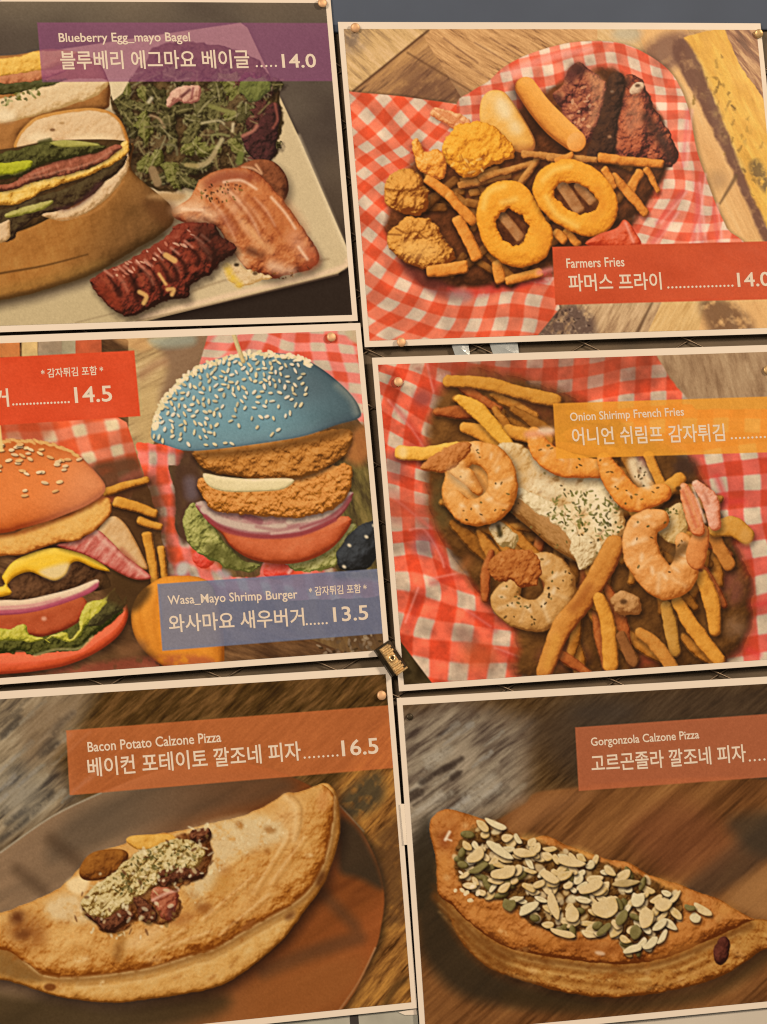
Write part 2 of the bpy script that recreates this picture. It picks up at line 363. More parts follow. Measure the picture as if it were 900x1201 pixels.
    cv.tint(ell(677, 82, 10, 8), '44241e', .85, 5); cv.tint(ell(668, 90, 7, 8), '5a2c26', .8, 5); cv.tint(ell(654, 116, 5, 6), '4a2820', .7, 4)
    cv.tint(poly([(690, 88), (708, 96), (704, 125), (694, 150), (688, 150), (694, 115)]), 'd0905e', .6, 5, .5, 7)
    scatter(cv, poly([(664, 110), (690, 105), (690, 155), (672, 150)]), 24, ['e0a878', 'd89060', '8a4030'], (1.5, 4), (1, 2), 9, a=.7)
    cv.form('chicken_wing', poly([(726, 96), (742, 88), (756, 98), (764, 122), (774, 140), (790, 168), (794, 190), (770, 196), (722, 186), (722, 150)]).wob(3, 9, 4), ['3a1a14', '6c3024', 'a45030', 'c87048', 'dc9468'], 22, .9, 10, .32, 10, base=.42, seed=8)
    cv.tint(caps([(755, 138), (775, 165), (786, 185)], 6), '3c221a', .8, 6, .4, 9)
    cv.tint(poly([(735, 118), (748, 112), (752, 140), (742, 160), (732, 150)]), 'd88a5c', .6, 6, .5, 6)
    cv.form('chicken_bone', ell(746, 104, 10, 6, -35).wob(1, 5), ['a07050', 'd8b08c', 'ecd4b4'], 5, .4, 4, .2, 4); cv.tint(ell(747, 101, 3, 2), '50301c', .8, 1.5); cv.tint(ell(735, 97, 3, 6), '4a281c', .8, 3)
    cv.form('chicken_rib', poly([(713, 92), (720, 85), (730, 88), (733, 104), (725, 138), (722, 165), (718, 186), (688, 186), (692, 166), (702, 135), (709, 110)]).wob(1.5, 7), DK, 11, .7, 6, .3, 8, base=.45, seed=11, aa=2.2)
    cv.tint(ell(714, 161, 2.4, 1.8), 'b07850', .8, 1.5); cv.tint(ell(717, 108, 2, 1.5), '8a6a50', .8, 1.5)
    # rolls
    cv.form('potato_wedge', poly([(562, 138), (564, 118), (574, 107), (590, 108), (602, 122), (617, 146), (627, 168), (620, 180), (600, 176), (582, 158), (566, 148)]), ['a05c28', 'd8943c', 'e8aa50', 'ecbc70', 'eed09c'], 16, .15, 9, .08, 10, base=.52, sh=(4, 4, 6, .5))
    cv.tint(ell(590, 128, 9, 14, -25), 'ecd8ac', .75, 9); cv.tint(ell(604, 150, 7, 9, -25), 'e8d0a0', .6, 7); cv.tint(caps([(605, 175), (622, 176)], 5), 'a86030', .5, 6)
    cv.form('spring_roll', caps([(616, 103), (632, 126), (652, 148), (672, 165)], [12.5, 13.5, 14.5, 13], True), ['a0541c', 'd08030', 'e89c40', 'eea850', 'f4be74'], 13, .12, 10, .1, 8, lt=(.3, -.7), sh=(-5, 5, 7, .6), base=.5)
    cv.form(None, ell(675, 167, 11, 12, 30), ['d88434', 'e89c48', 'f0b468'], 10, .1, 6, .1, 5, base=.55)
    # small fries in the shade
    for i, (a, b, w) in enumerate([((536, 220), (600, 205), 5), ((560, 212), (626, 192), 5), ((598, 235), (634, 180), 5), ((610, 182), (660, 186), 5), ((640, 184), (700, 190), 5), ((700, 186), (778, 192), 6), ((735, 232), (752, 200), 6), ((716, 205), (758, 254), 6), ((705, 198), (722, 220), 5), ((650, 192), (672, 180), 5), ((755, 198), (772, 226), 4), ((680, 288), (660, 270), 5), ((640, 286), (662, 278), 6)]):
        cv.form('french_fry', fry(a, b, w, w-1).wob(1.2, 9, i), ['5e3014', '9a5a26', 'bc7834', 'd09048', 'dcab68'] if i < 5 else STICK, 5, .3, 7, .18, 8, seed=i, sh=(1, 3, 4, .5))
    # battered shrimp
    cv.form('fried_shrimp_tail', poly([(504, 133), (511, 126), (524, 130), (540, 134), (552, 146), (540, 154), (522, 146), (510, 140)]).wob(2, 6), ['b85a30', 'd88c50', 'ecae74', 'f4c894'], 7, .6, 5, .25, 5, sh=(1, 3, 4, .3))
    for k in range(5): cv.tint(caps([(508+k*4, 128+k*1), (530+k*3, 144)], .6), 'c86a38', .6, 1.2)
    cv.form('fried_shrimp', poly([(519, 172), (527, 156), (537, 146), (555, 143), (570, 145), (584, 154), (598, 168), (602, 182), (590, 190), (572, 196), (560, 206), (545, 210), (530, 198), (521, 186)]).wob(3.5, 8), GOLD, 17, .75, 9, .16, 8, base=.55, seed=3, sh=(2, 5, 6, .5))
    scatter(cv, poly([(522, 175), (540, 185), (580, 188), (560, 204), (534, 202)]), 26, ['b0661c', '9a4e18', 'f4c870'], (2, 5), (.8, 1.6), 12, a=.55)
    cv.form('fried_shrimp', poly([(482, 170), (490, 162), (497, 178), (514, 176), (522, 192), (517, 210), (500, 206), (489, 196)]).wob(3, 7), ['a85820', 'd8842c', 'e89c3c', 'f0b860', 'f4cc90'], 12, .7, 8, .18, 7, seed=6, sh=(2, 4, 5, .5))
    # popcorn chicken
    for i, P in enumerate([[(449, 226), (455, 208), (470, 199), (487, 202), (496, 214), (503, 230), (499, 248), (484, 254), (466, 248), (452, 240)], [(453, 276), (464, 264), (478, 255), (500, 257), (513, 268), (523, 284), (533, 300), (526, 309), (503, 315), (477, 308), (458, 294)]]):
        cv.form('fried_chicken', poly(P).wob(3, 8, i), ['74360f', 'ac6a26', 'd48c38', 'e4a24a', 'ecb870'], 20, 1.1, 11, .18, 8, base=.53, seed=20+i, sh=(3, 4, 6, .6))
    for P in [[(452, 222), (470, 224), (495, 222)], [(466, 240), (472, 234), (470, 246)], [(486, 246), (488, 230), (500, 226)], [(464, 268), (476, 274), (488, 272), (500, 280), (508, 270)], [(455, 275), (470, 276)]]: cv.tint(caps(P, .9), '74380f', .7, 1.6)
    cv.tint(poly([(470, 285), (500, 284), (515, 296), (495, 305), (475, 300)]), 'eeb460', .5, 8); cv.tint(ell(478, 212, 12, 7), 'e8a044', .5, 7)
    for i, (a, b, w) in enumerate([((497, 209), (530, 232), 5.5), ((524, 228), (558, 262), 6), ((500, 318), (548, 313), 7), ((534, 254), (560, 306), 6.5), ((580, 306), (589, 332), 6), ((592, 332), (636, 318), 5), ((648, 272), (664, 284), 5)]):
        cv.form('french_fry', fry(a, b, w, w+.8).wob(1.2, 10, i+3), STICK, 6, .25, 8, .14, 9, seed=30+i, base=.56, sh=(-1, 4, 5, .6))
    # onion rings, with fries seen through the holes
    h1 = ell(600, 267, 18, 21, -30).wob(2.5, 7); h2 = ell(675, 233, 27, 15.5, 25).wob(2.5, 7, 2)
    r1 = poly([(562, 232), (575, 217), (594, 212), (613, 217), (626, 233), (638, 256), (647, 270), (645, 292), (632, 308), (607, 314), (588, 308), (570, 292), (560, 268), (558, 250)]).minus(h1)
    r2 = poly([(624, 224), (630, 204), (644, 193), (664, 187), (688, 193), (706, 206), (718, 222), (724, 242), (719, 262), (708, 273), (690, 278), (668, 272), (646, 258), (632, 244)]).minus(h2)
    for h, f in ((h1, [((585, 252), (612, 282), 6)]), (h2, [((655, 216), (682, 250), 7), ((676, 214), (696, 240), 6)])):
        cv.paint(None, h.grow(5), lambda x, y: ramp(fbm(x/6, y/6, 4), ['34160c', '5a2c14', '7a4420']))
        for a, b, w in f: cv.form('french_fry', fry(a, b, w, w), ['6a3a1a', 'a06434', 'bc8450', 'c89868'], 5, .2, 7, .2, 6, base=.5)
    for i, r in enumerate((r1, r2)):
        cv.form('onion_ring', r.wob(1.3, 7, i), ['a05010', 'd27e1e', 'e8982a', 'eea838', 'f4c05a'], 15, .3, 8, .1, 11, base=.55, k=.75, seed=50+i, lt=(-.3, -.65), sh=(2, 5, 6, .6) if i == 0 else (1, 5, 6, .45))
    for P in [[(566, 244), (572, 226), (590, 219)], [(588, 238), (604, 234)], [(636, 212), (650, 200), (668, 196)], [(640, 232), (652, 252), (676, 266)]]: cv.tint(caps(P, 3), 'f6d070', .5, 4)
    cv.tint(caps([(626, 270), (638, 276), (636, 292)], 5), 'e08c28', .5, 6); cv.tint(caps([(700, 222), (706, 242), (696, 256)], 5), 'dc8424', .55, 6)
    # folded paper edge above the title
    cv.form('checked_paper', poly([(688, 288), (700, 276), (722, 268), (732, 258), (744, 272), (748, 290)]), ['a82c10', 'cc4a24', 'dc6440', 'e88c68'], 12, .6, 9, .2, 9, seed=4)
    cv.tint(caps([(733, 262), (742, 284)], 1.5), 'ec9c80', .8, 2.5); cv.tint(caps([(632, 320), (646, 316)], 3), 'e88878', .7, 4)
    # title panel
    cv.paint('title_panel', poly([(647, 290), (960, 281.5), (962, 349.5), (651, 358)], False), lambda x, y: ramp(.5+.5*(fbm(x/60, y/40, 5, 3)-.5)*2, ['ba4422', 'c64c28', 'd0562e']))
def paint_bagel(cv):
    cv.paint(None, EVERY, lambda x, y: ramp(np.clip(.5 + .5*(fbm(x/80, y/50, 3, 3)-.5) + (140-y)/700 - .38*sstep(230, 330, y+.25*(x-300)), 0, 1), ['2c2018', '463830', '5c4e42', '6c5a48']))
    cv.tint(ell(60, -4, 130, 26), '80705a', .45, 30); cv.tint(ell(392, 230, 26, 50), '5c4a38', .6, 20)
    plate = poly([(60, 60), (282, 27), (290, 33), (352, 165), (411, 300), (409, 312), (396, 321), (170, 377), (120, 392), (-180, 440), (-180, 130)], False)
    cv.shadow(plate, 2, 6, 6, .5)
    cv.form('plate', plate, ['94784e', 'b49a6c', 'c8ae82', 'd2b890', 'dcc4a0'], 9, 0, 6, .08, 60, k=.4, base=.55, lt=(.2, -.5))
    cv.tint(poly([(-160, 350), (40, 352), (160, 320), (180, 372), (100, 395), (-160, 440)]), 'b8a070', .6, 12)
    cv.tint(caps([(166, 372), (280, 344), (392, 317), (408, 305)], 3), 'e0bc98', .9, 3)
    cv.tint(caps([(160, 377), (280, 350), (396, 322)], 1), '8a6c50', .6, 1.5)
    cv.tint(caps([(218, 345), (260, 330), (330, 313), (385, 304)], 1.2), '9c8058', .7, 2)
    cv.tint(caps([(350, 160), (409, 300)], 2), 'e0c8a4', .6, 3)
    cv.tint(caps([(88, 379), (140, 366)], .8), '9a8058', .7, 1.5)
    # salad
    sal = poly([(132, 118), (150, 100), (178, 60), (215, 48), (262, 56), (300, 70), (322, 100), (330, 130), (327, 165), (318, 190), (285, 196), (250, 205), (225, 215), (196, 226), (164, 218), (146, 190), (142, 150)])
    cv.form('salad_leaves', sal.wob(6, 12), ['34240f', '503a1e', '664c2a', '7c6038'], 20, 1.2, 12, .3, 12, base=.4, seed=4, aa=1.5)
    r = np.random.RandomState(3)
    for k in range(0):
        x = r.uniform(150, 318); y = r.uniform(92, 205)
        if at(sal, x, y) > -3: continue
        a = r.uniform(0, 360); L = r.uniform(7, 17); c = [['3a2c14', '544824', '6c6234'], ['40381a', '605c2c', '807c40'], ['382412', '523a20', '6c5030'], ['34280f', '4a3e1c', '605628']][k % 4]
        cv.form('salad_leaf' if k % 4 == 0 else None, caps([(x, y), (x+L*.5*math.cos(a)+3, y+L*.5*math.sin(a)), (x+L*math.cos(a+.5), y+L*math.sin(a+.5))], [1.5, r.uniform(3, 6), 1]).wob(2, 6, k), c, 4, .6, 5, .2, 5, seed=k, sh=(1, 2, 3, .5))
    GR = [['2c2410', '4a4420', '666034', '86804c'], ['38340f', '565a24', '74783a', '94985c'], ['30200f', '4c3820', '68502f', '846c48'], ['241c0c', '3c3418', '544c28', '6c643c']]
    k = 0
    for y in range(96, 218, 16):
        for x in range(148, 328, 18):
            px, py = x+r.uniform(-6, 6), y+r.uniform(-6, 6)
            if at(sal, px, py) > -2: continue
            k += 1; leaf(cv, px, py, r.uniform(9, 20), GR[r.randint(4)] if px < 285 else [['24140f', '44241c', '60342a', '84503f'], GR[0], GR[3]][r.randint(3)], k, ['9c9058', 'a8a06c', '8a8048'][k % 3])
    cv.form('salad_leaf', poly([(280, 96), (310, 92), (318, 104), (304, 116), (288, 118)]).wob(3, 7), ['3a4420', '5c6c30', '7c8c48'], 7, .8, 6, .2, 6)
    cv.form('red_leaf', poly([(282, 160), (300, 150), (318, 122), (328, 130), (324, 165), (318, 188), (296, 186)]).wob(3, 8), ['241412', '40221e', '5c2e2a', '784038'], 10, .8, 8, .25, 8, base=.4)
    for P, w, c in [([(284, 160), (296, 154), (301, 148)], 2, 'a86850'), ([(322, 122), (325, 140), (320, 150)], 1.5, '8a4838'), ([(232, 195), (244, 190), (252, 178)], 3, 'a89060'), ([(218, 194), (230, 195)], 2.6, 'a08850'), ([(254, 174), (260, 164)], 2.4, 'b0a070'), ([(250, 168), (248, 160), (258, 158), (268, 160)], 1.3, '7c8048'), ([(246, 125), (262, 130), (274, 133)], 2.6, '7c8040'), ([(236, 145), (256, 142), (262, 146)], 1.2, 'b0a478'), ([(273, 146), (272, 154)], 1.7, 'c8b48c'), ([(174, 120), (177, 116)], 2.2, 'b8b090'), ([(176, 136), (186, 140), (192, 150)], 1.4, 'a08058'), ([(192, 170), (205, 172), (207, 182)], 1.2, '6c6440'), ([(282, 182), (280, 190)], 4, '5c7030'), ([(178, 200), (184, 215)], 5, '94744c'), ([(170, 150), (200, 146)], 1.2, '6a5c38')]:
        cv.tint(caps(P, w), c, .9, 1.8)
    cv.form('red_onion', poly([(194, 121), (200, 108), (212, 102), (232, 101), (234, 116), (224, 122), (210, 120), (198, 127)]).wob(2, 6), ['8a5040', 'bc8468', 'd8a88c', 'e8c4a8'], 8, .7, 6, .2, 6)
    cv.tint(caps([(212, 114), (222, 106)], 1.6), '5c2c28', .8, 1.8); cv.tint(caps([(226, 104), (224, 116)], 1.2), '7c3c38', .7, 1.5)
    cv.paint('plate', poly([(124, 92), (152, 92), (143, 110), (132, 119)], False), lambda x, y: np.broadcast_to(col('d4bc94'), x.shape+(3,)))
    # far bagel half
    BREAD = ['9c6a38', 'c89a60', 'd8b27c', 'e0c092', 'e8cfa8']
    cv.form('bagel_crust', poly([(-150, 60), (0, 66), (60, 58), (110, 70), (127, 97), (128, 118), (120, 130), (60, 140), (24, 160), (18, 182), (-150, 200)]), ['5c3416', '8c5828', 'b0743a', 'bc8448'], 14, .15, 12, .12, 14, base=.5)
    cv.form('egg_slice', poly([(-150, 76), (0, 70), (44, 61), (90, 62), (60, 80), (20, 88), (-150, 100)]).wob(1.5, 8), ['a87428', 'd8a040', 'e8b858', 'eec874'], 8, .5, 7, .15, 8)
    cv.form('bacon_slice', poly([(-150, 96), (0, 89), (40, 84), (80, 82), (50, 94), (0, 101), (-150, 108)]).wob(1.5, 6), ['7c4424', 'b06840', 'c88454', 'd8a070'], 5, .5, 6, .2, 6)
    cv.form('salad_leaf', poly([(-150, 104), (0, 99), (46, 95), (80, 94), (55, 103), (20, 110), (-150, 118)]).wob(2, 7), ['221f0c', '3c3c18', '50502a', '66682c'], 4, .6, 5, .25, 6)
    bf = poly([(-150, 125), (0, 116), (30, 107), (60, 101), (80, 94), (124, 94), (119, 108), (98, 119), (60, 131), (30, 139), (0, 145), (-150, 165)])
    cv.form('bagel_bread', bf.wob(1.2, 7), ['b08850', 'd0aa74', 'dcbc8c', 'e4c89e'], 12, .5, 8, .14, 8, base=.58)
    scatter(cv, poly([(0, 113), (50, 103), (55, 108), (15, 122), (0, 124)]), 30, ['5c6020', '94985c', '44481c'], (1.5, 4), (.8, 1.8), 4, a=.8)
    cv.tint(ell(4, 136, 14, 7), 'e8d0ac', .8, 6)
    # near bagel: crust body
    body = poly([(-150, 310), (0, 262), (60, 240), (150, 170), (152, 196), (168, 215), (196, 238), (204, 258), (190, 274), (160, 292), (112, 320), (60, 338), (0, 353), (-150, 385)])
    def crust(c, x, y, t, d):
        k = sstep(60, 170, x+.5*(y-280))[..., None]; return c*(1-k) + ramp(np.clip(t, 0, 1), ['402810', '5c3c1c', '7a5028', '8a6034'])*k
    cv.form('bagel_crust', body.wob(1, 12), ['5c3412', '8a5420', 'a4682c', 'b07838', 'c08c4c'], 18, .18, 16, .14, 22, base=.55, fn=crust, sh=(3, 8, 9, .6), st=(.97, -.25, 5, .12))
    cv.tint(caps([(-100, 338), (0, 321), (52, 312), (102, 299)], [1.2, 1.2, 1, .6]), '4a2c10', .8, 1.5)
    cv.tint(poly([(-60, 345), (20, 332), (120, 305), (100, 322), (40, 340), (-60, 362)]), 'b08440', .4, 8)
    cv.tint(caps([(-100, 372), (0, 352), (60, 338), (130, 312), (190, 276)], 3), '3a2810', .6, 5)
    # near bagel: lid
    lid = poly([(20, 176), (22, 162), (32, 149), (46, 139), (80, 132), (112, 130), (134, 138), (145, 156), (149, 176), (138, 172), (118, 174), (80, 172), (50, 172)])
    cv.form('bagel_crust', lid.grow(2.5), ['8c5420', 'b47430', 'c88c44', 'd49c58'], 5, .1, 8, .1, 8, sh=(3, 2, 8, .5))
    cv.form('bagel_bread', lid.grow(-1).wob(1, 7), ['b08452', 'cfa672', 'dab584', 'e2c296'], 10, .6, 7, .14, 7, base=.56, seed=9)
    cv.tint(ell(61, 153, 3, 1.8), '6c4424', .8, 1.5); cv.tint(ell(72, 145, 3, 1.2), 'a07440', .7, 1.5); cv.tint(ell(45, 162, 14, 6), 'e8cda4', .8, 6); cv.tint(ell(105, 162, 24, 5), 'e6cba0', .5, 5)
    # fillings of the near bagel, top to bottom
    cv.form('salad_leaf', poly([(-150, 190), (0, 176), (60, 166), (146, 166), (150, 186), (132, 214), (70, 250), (10, 276), (-150, 320)]), ['2c1c0c', '4a3218', '644824'], 8, .5, 8, .2, 8, base=.4)
    cv.form('bagel_bread', poly([(48, 252), (58, 244), (80, 246), (105, 232), (122, 215), (142, 195), (149, 178), (150, 196), (140, 216), (122, 236), (100, 251), (76, 259), (60, 257)]).wob(1.4, 7), ['a07848', 'cba270', 'd8b486', 'e2c39a'], 9, .7, 7, .16, 6, base=.56)
    cv.tint(caps([(66, 258), (100, 253), (124, 238), (144, 214)], 1.2), 'b4783c', .7, 2)
    cv.form('salad_leaf', poly([(-150, 268), (0, 246), (40, 232), (90, 216), (146, 184), (140, 200), (118, 216), (100, 232), (72, 246), (40, 256), (20, 272), (0, 285), (-150, 305)]).wob(2, 9), ['28180e', '42301a', '564426', '6c5c38'], 8, .8, 8, .25, 8, base=.42)
    cv.tint(poly([(64, 244), (84, 240), (104, 226), (112, 216), (120, 216), (106, 232), (88, 244), (72, 248)]), '4c2a26', .75, 4, .6, 6)
    cv.form('lettuce_leaf', poly([(6, 252), (20, 246), (48, 238), (62, 236), (50, 246), (24, 253), (8, 256)]).wob(1, 6), ['6c6c24', '989440', 'b0ac5c', 'c4c078'], 5, .4, 6, .15, 6)
    cv.form('bagel_bread', poly([(-40, 268), (0, 262), (10, 259), (11, 272), (6, 283), (-40, 294)]).wob(1, 6), ['a07848', 'cba270', 'd8b486', 'e2c39a'], 5, .5, 6, .1, 6)
    cv.form('egg_slice', poly([(-150, 240), (0, 226), (30, 216), (62, 209), (110, 196), (134, 178), (148, 166), (150, 178), (136, 190), (112, 203), (80, 214), (52, 224), (24, 238), (0, 242), (-150, 256)]).wob(2, 8), ['94601c', 'd09a3c', 'e0b050', 'e8c068', 'f0d088'], 8, .8, 8, .18, 8, base=.55, sh=(0, 2, 3, .4))
    cv.form('bacon_slice', poly([(-60, 228), (10, 216), (30, 204), (70, 189), (112, 180), (136, 170), (142, 174), (130, 184), (110, 195), (76, 206), (40, 213), (10, 224)]).wob(1.6, 7), ['50281a', '84462e', 'a0583c', 'b87454'], 7, .6, 7, .2, 7, st=(.94, -.34, 3, .25), sh=(0, 2, 3, .4))
    for P in [[(30, 211), (60, 204), (80, 198)], [(80, 200), (110, 190), (130, 178)], [(36, 206), (58, 198)]]: cv.tint(caps(P, 1), 'c88a68', .5, 1.8)
    cv.form('salad_leaf', poly([(-150, 195), (0, 180), (30, 173), (60, 167), (100, 169), (124, 173), (96, 182), (66, 189), (36, 198), (10, 210), (-150, 230)]).wob(2.5, 8), ['28240c', '44441c', '585a28', '747438'], 8, 1., 7, .25, 7, base=.42, sh=(0, 2, 3, .4), st=(.97, -.22, 3, .2))
    cv.form('lettuce_leaf', poly([(-80, 196), (0, 192), (20, 190), (37, 189), (36, 196), (22, 203), (0, 206), (-80, 212)]).wob(1, 6), ['5c6812', '8c9c1c', 'a4b42c', 'b8c44c'], 5, .4, 6, .12, 6)
    cv.form('lettuce_leaf', poly([(58, 168), (74, 165), (100, 167), (116, 171), (90, 173), (70, 173)]), ['74742c', '9c9c48', 'b4b064'], 3, .3, 5, .15, 5)
    cv.tint(caps([(46, 168), (58, 165)], 2.5), '3c4018', .8, 2)
    # chicken
    CH = ['5c2412', '984a24', 'be6e3a', 'd0905c', 'e4b888']
    cv.form('roast_chicken', poly([(276, 200), (288, 191), (304, 187), (322, 191), (335, 206), (338, 224), (330, 237), (316, 222), (300, 206)]), ['3c1c10', '6c381e', '94522e', 'b87448'], 12, .4, 8, .2, 8, sh=(4, 5, 8, .5))
    cv.tint(caps([(284, 197), (296, 198), (306, 204), (300, 194)], 1.6), 'd8a070', .85, 2)
    ck = poly([(200, 250), (222, 232), (234, 212), (250, 202), (276, 197), (298, 201), (316, 216), (340, 246), (358, 272), (372, 294), (374, 306), (362, 316), (340, 322), (318, 327), (300, 322), (286, 312), (270, 292), (258, 272), (244, 262), (218, 262)])
    cv.form('roast_chicken', ck.wob(1.5, 9), CH, 22, .45, 11, .2, 13, base=.5, seed=12, sh=(4, 6, 8, .5))
    cv.tint(poly([(238, 212), (262, 200), (296, 203), (304, 214), (270, 214), (244, 222)]), '8c4028', .7, 7, .3, 9)
    for P, w, c, a in [([(204, 247), (228, 244), (250, 254)], 6, 'e8b98a', .85), ([(220, 255), (245, 261)], 4, 'dca878', .7), ([(262, 226), (278, 232), (276, 242)], 6, 'dca678', .7), ([(284, 262), (300, 278), (316, 294)], 5, 'd89c64', .8), ([(300, 226), (326, 246), (344, 270)], 12, 'c4713c', .6), ([(320, 262), (334, 280)], 10, 'b4602c', .5), ([(346, 280), (360, 296)], 9, 'd89870', .6), ([(362, 296), (370, 306), (358, 314)], 5, 'b04c28', .6), ([(270, 288), (286, 308)], 5, 'dcae7c', .7), ([(318, 312), (340, 318)], 6, 'dcae84', .8), ([(262, 256), (272, 268)], 7, 'a0583a', .6), ([(292, 294), (306, 300)], 4, '5c2e1a', .85), ([(240, 258), (258, 266)], 2, '6c341c', .6)]:
        cv.tint(caps(P, w), c, a, w*.9+1.5, .3, 8)
    for i in range(9):                        # fat streaks along the folded slices
        u = i/8; x, y = 236+u*62+r.uniform(-4, 4), 226+u*4+r.uniform(-6, 6); L = r.uniform(30, 62)
        cv.tint(caps([(x, y), (x+L*.42, y+L*.45), (x+L*.72+r.uniform(-4, 6), y+L)], [.6, r.uniform(1.4, 3.4), .6]), ['e8b48c', '94441c', 'dc9c6c', '8a3c1c'][i % 4], .5, 3, .4, 9, i)
    for P in [[(262, 214), (282, 212), (300, 222)], [(318, 232), (334, 250), (346, 268)], [(214, 246), (236, 247)], [(350, 290), (360, 304)]]: cv.tint(caps(P, 1.6), 'f2cca4', .65, 2)
    scatter(cv, poly([(232, 222), (262, 212), (288, 224), (270, 238), (240, 236)]), 40, ['5c2c1a', '6c5a24', '3c2412'], (.8, 2.2), (.6, 1.3), 5, a=.8)
    scatter(cv, poly([(290, 315), (330, 320), (362, 314), (330, 328)]), 14, ['4a2814', '7c4c20'], (.8, 2.4), (.6, 1.2), 6, a=.8)
    cv.form('egg_sauce', poly([(262, 318), (276, 310), (296, 318), (318, 326), (300, 332), (280, 338), (270, 330)]).wob(3, 7), ['b88c50', 'd8b480', 'e4c898'], 6, .6, 6, .2, 6)
    cv.tint(caps([(266, 314), (272, 326), (280, 334)], 4), 'd8ac30', .8, 4, .5, 6); cv.tint(ell(277, 311, 3, 2), '2c1c0c', .9, 1.5); cv.tint(ell(299, 321, 3, 2), '4a2c14', .8, 1.5)
    # small cooked onion behind the sausage
    cv.tint(poly([(172, 232), (190, 226), (216, 228), (212, 236), (190, 236)]), 'b08450', .8, 4); cv.tint(poly([(168, 238), (200, 238), (206, 256), (190, 266)]), '5c3418', .6, 8)
    # scored sausage
    sg = poly([(106, 334), (112, 324), (128, 315), (146, 309), (166, 296), (190, 281), (208, 264), (226, 262), (250, 264), (258, 276), (274, 288), (275, 296), (262, 306), (244, 322), (222, 336), (220, 348), (198, 352), (176, 362), (158, 370), (140, 369), (122, 354)])
    cv.form('scored_sausage', sg.wob(2.5, 7), ['26100a', '4c1e14', '742c1c', '8e3c26', 'b06248'], 18, .8, 8, .18, 8, base=.5, lt=(-.5, -.7), seed=3, sh=(3, 6, 7, .6))
    for i in range(11):                       # grooves across it
        u = i/10+r.uniform(-.03, .03); x = 128+u*112; y = 326-u*44+r.uniform(-3, 3)
        q = r.uniform(.7, 1.2); cv.tint(caps([(x, y), (x+11+r.uniform(-3, 3), y+12), (x+17*q+r.uniform(-3, 3), y+27*q)], [.6, 1.4+1.6*r.rand(), 2.4+2.2*r.rand()]), '2a100a', .75, 2.6)
        cv.tint(caps([(x-7, y+2), (x+2, y+11), (x+7, y+22)], [1.5, 2.6, 1.2]), ['a8502f', 'c07050', '8c3820'][i % 3], r.uniform(.35, .7), 3, .5, 5, i)
        cv.tint(caps([(x-3, y-6), (x+6, y+1)], [1.6, 1.2]), 'd09070', .6, 1.8)
    cv.tint(poly([(112, 340), (120, 332), (140, 352), (142, 366), (126, 356)]), '84301a', .7, 4)
    for P, w in [([(163, 343), (171, 348), (168, 356)], 2.6), ([(196, 340), (203, 340), (201, 346)], 2.4), ([(194, 300), (204, 306)], 3.4), ([(186, 322), (194, 334)], 1.8)]: cv.tint(caps(P, w), 'd4a058', .9, 1.6)
    scatter(cv, poly([(130, 318), (165, 298), (200, 282), (216, 268), (226, 280), (196, 305), (150, 325)]), 26, ['d8a080', 'c87c5c', 'e0b088', '5c2416'], (1.5, 4.5), (.8, 1.7), 8, rot=lambda x, y: 35, a=.75)
    cv.tint(poly([(226, 266), (252, 266), (274, 290), (262, 304), (240, 300)]), '2e1810', .55, 8, .4, 8)
    # title panel, slightly see-through
    tp = poly([(43, 27), (420, 27), (420, 95), (49, 97)], False)
    cv.tint(tp, '8a4a78', .66, .9)
    w = cv.win(tp.bb, 2); cv.mark('title_panel', w, tp(cv.X[w], cv.Y[w]))
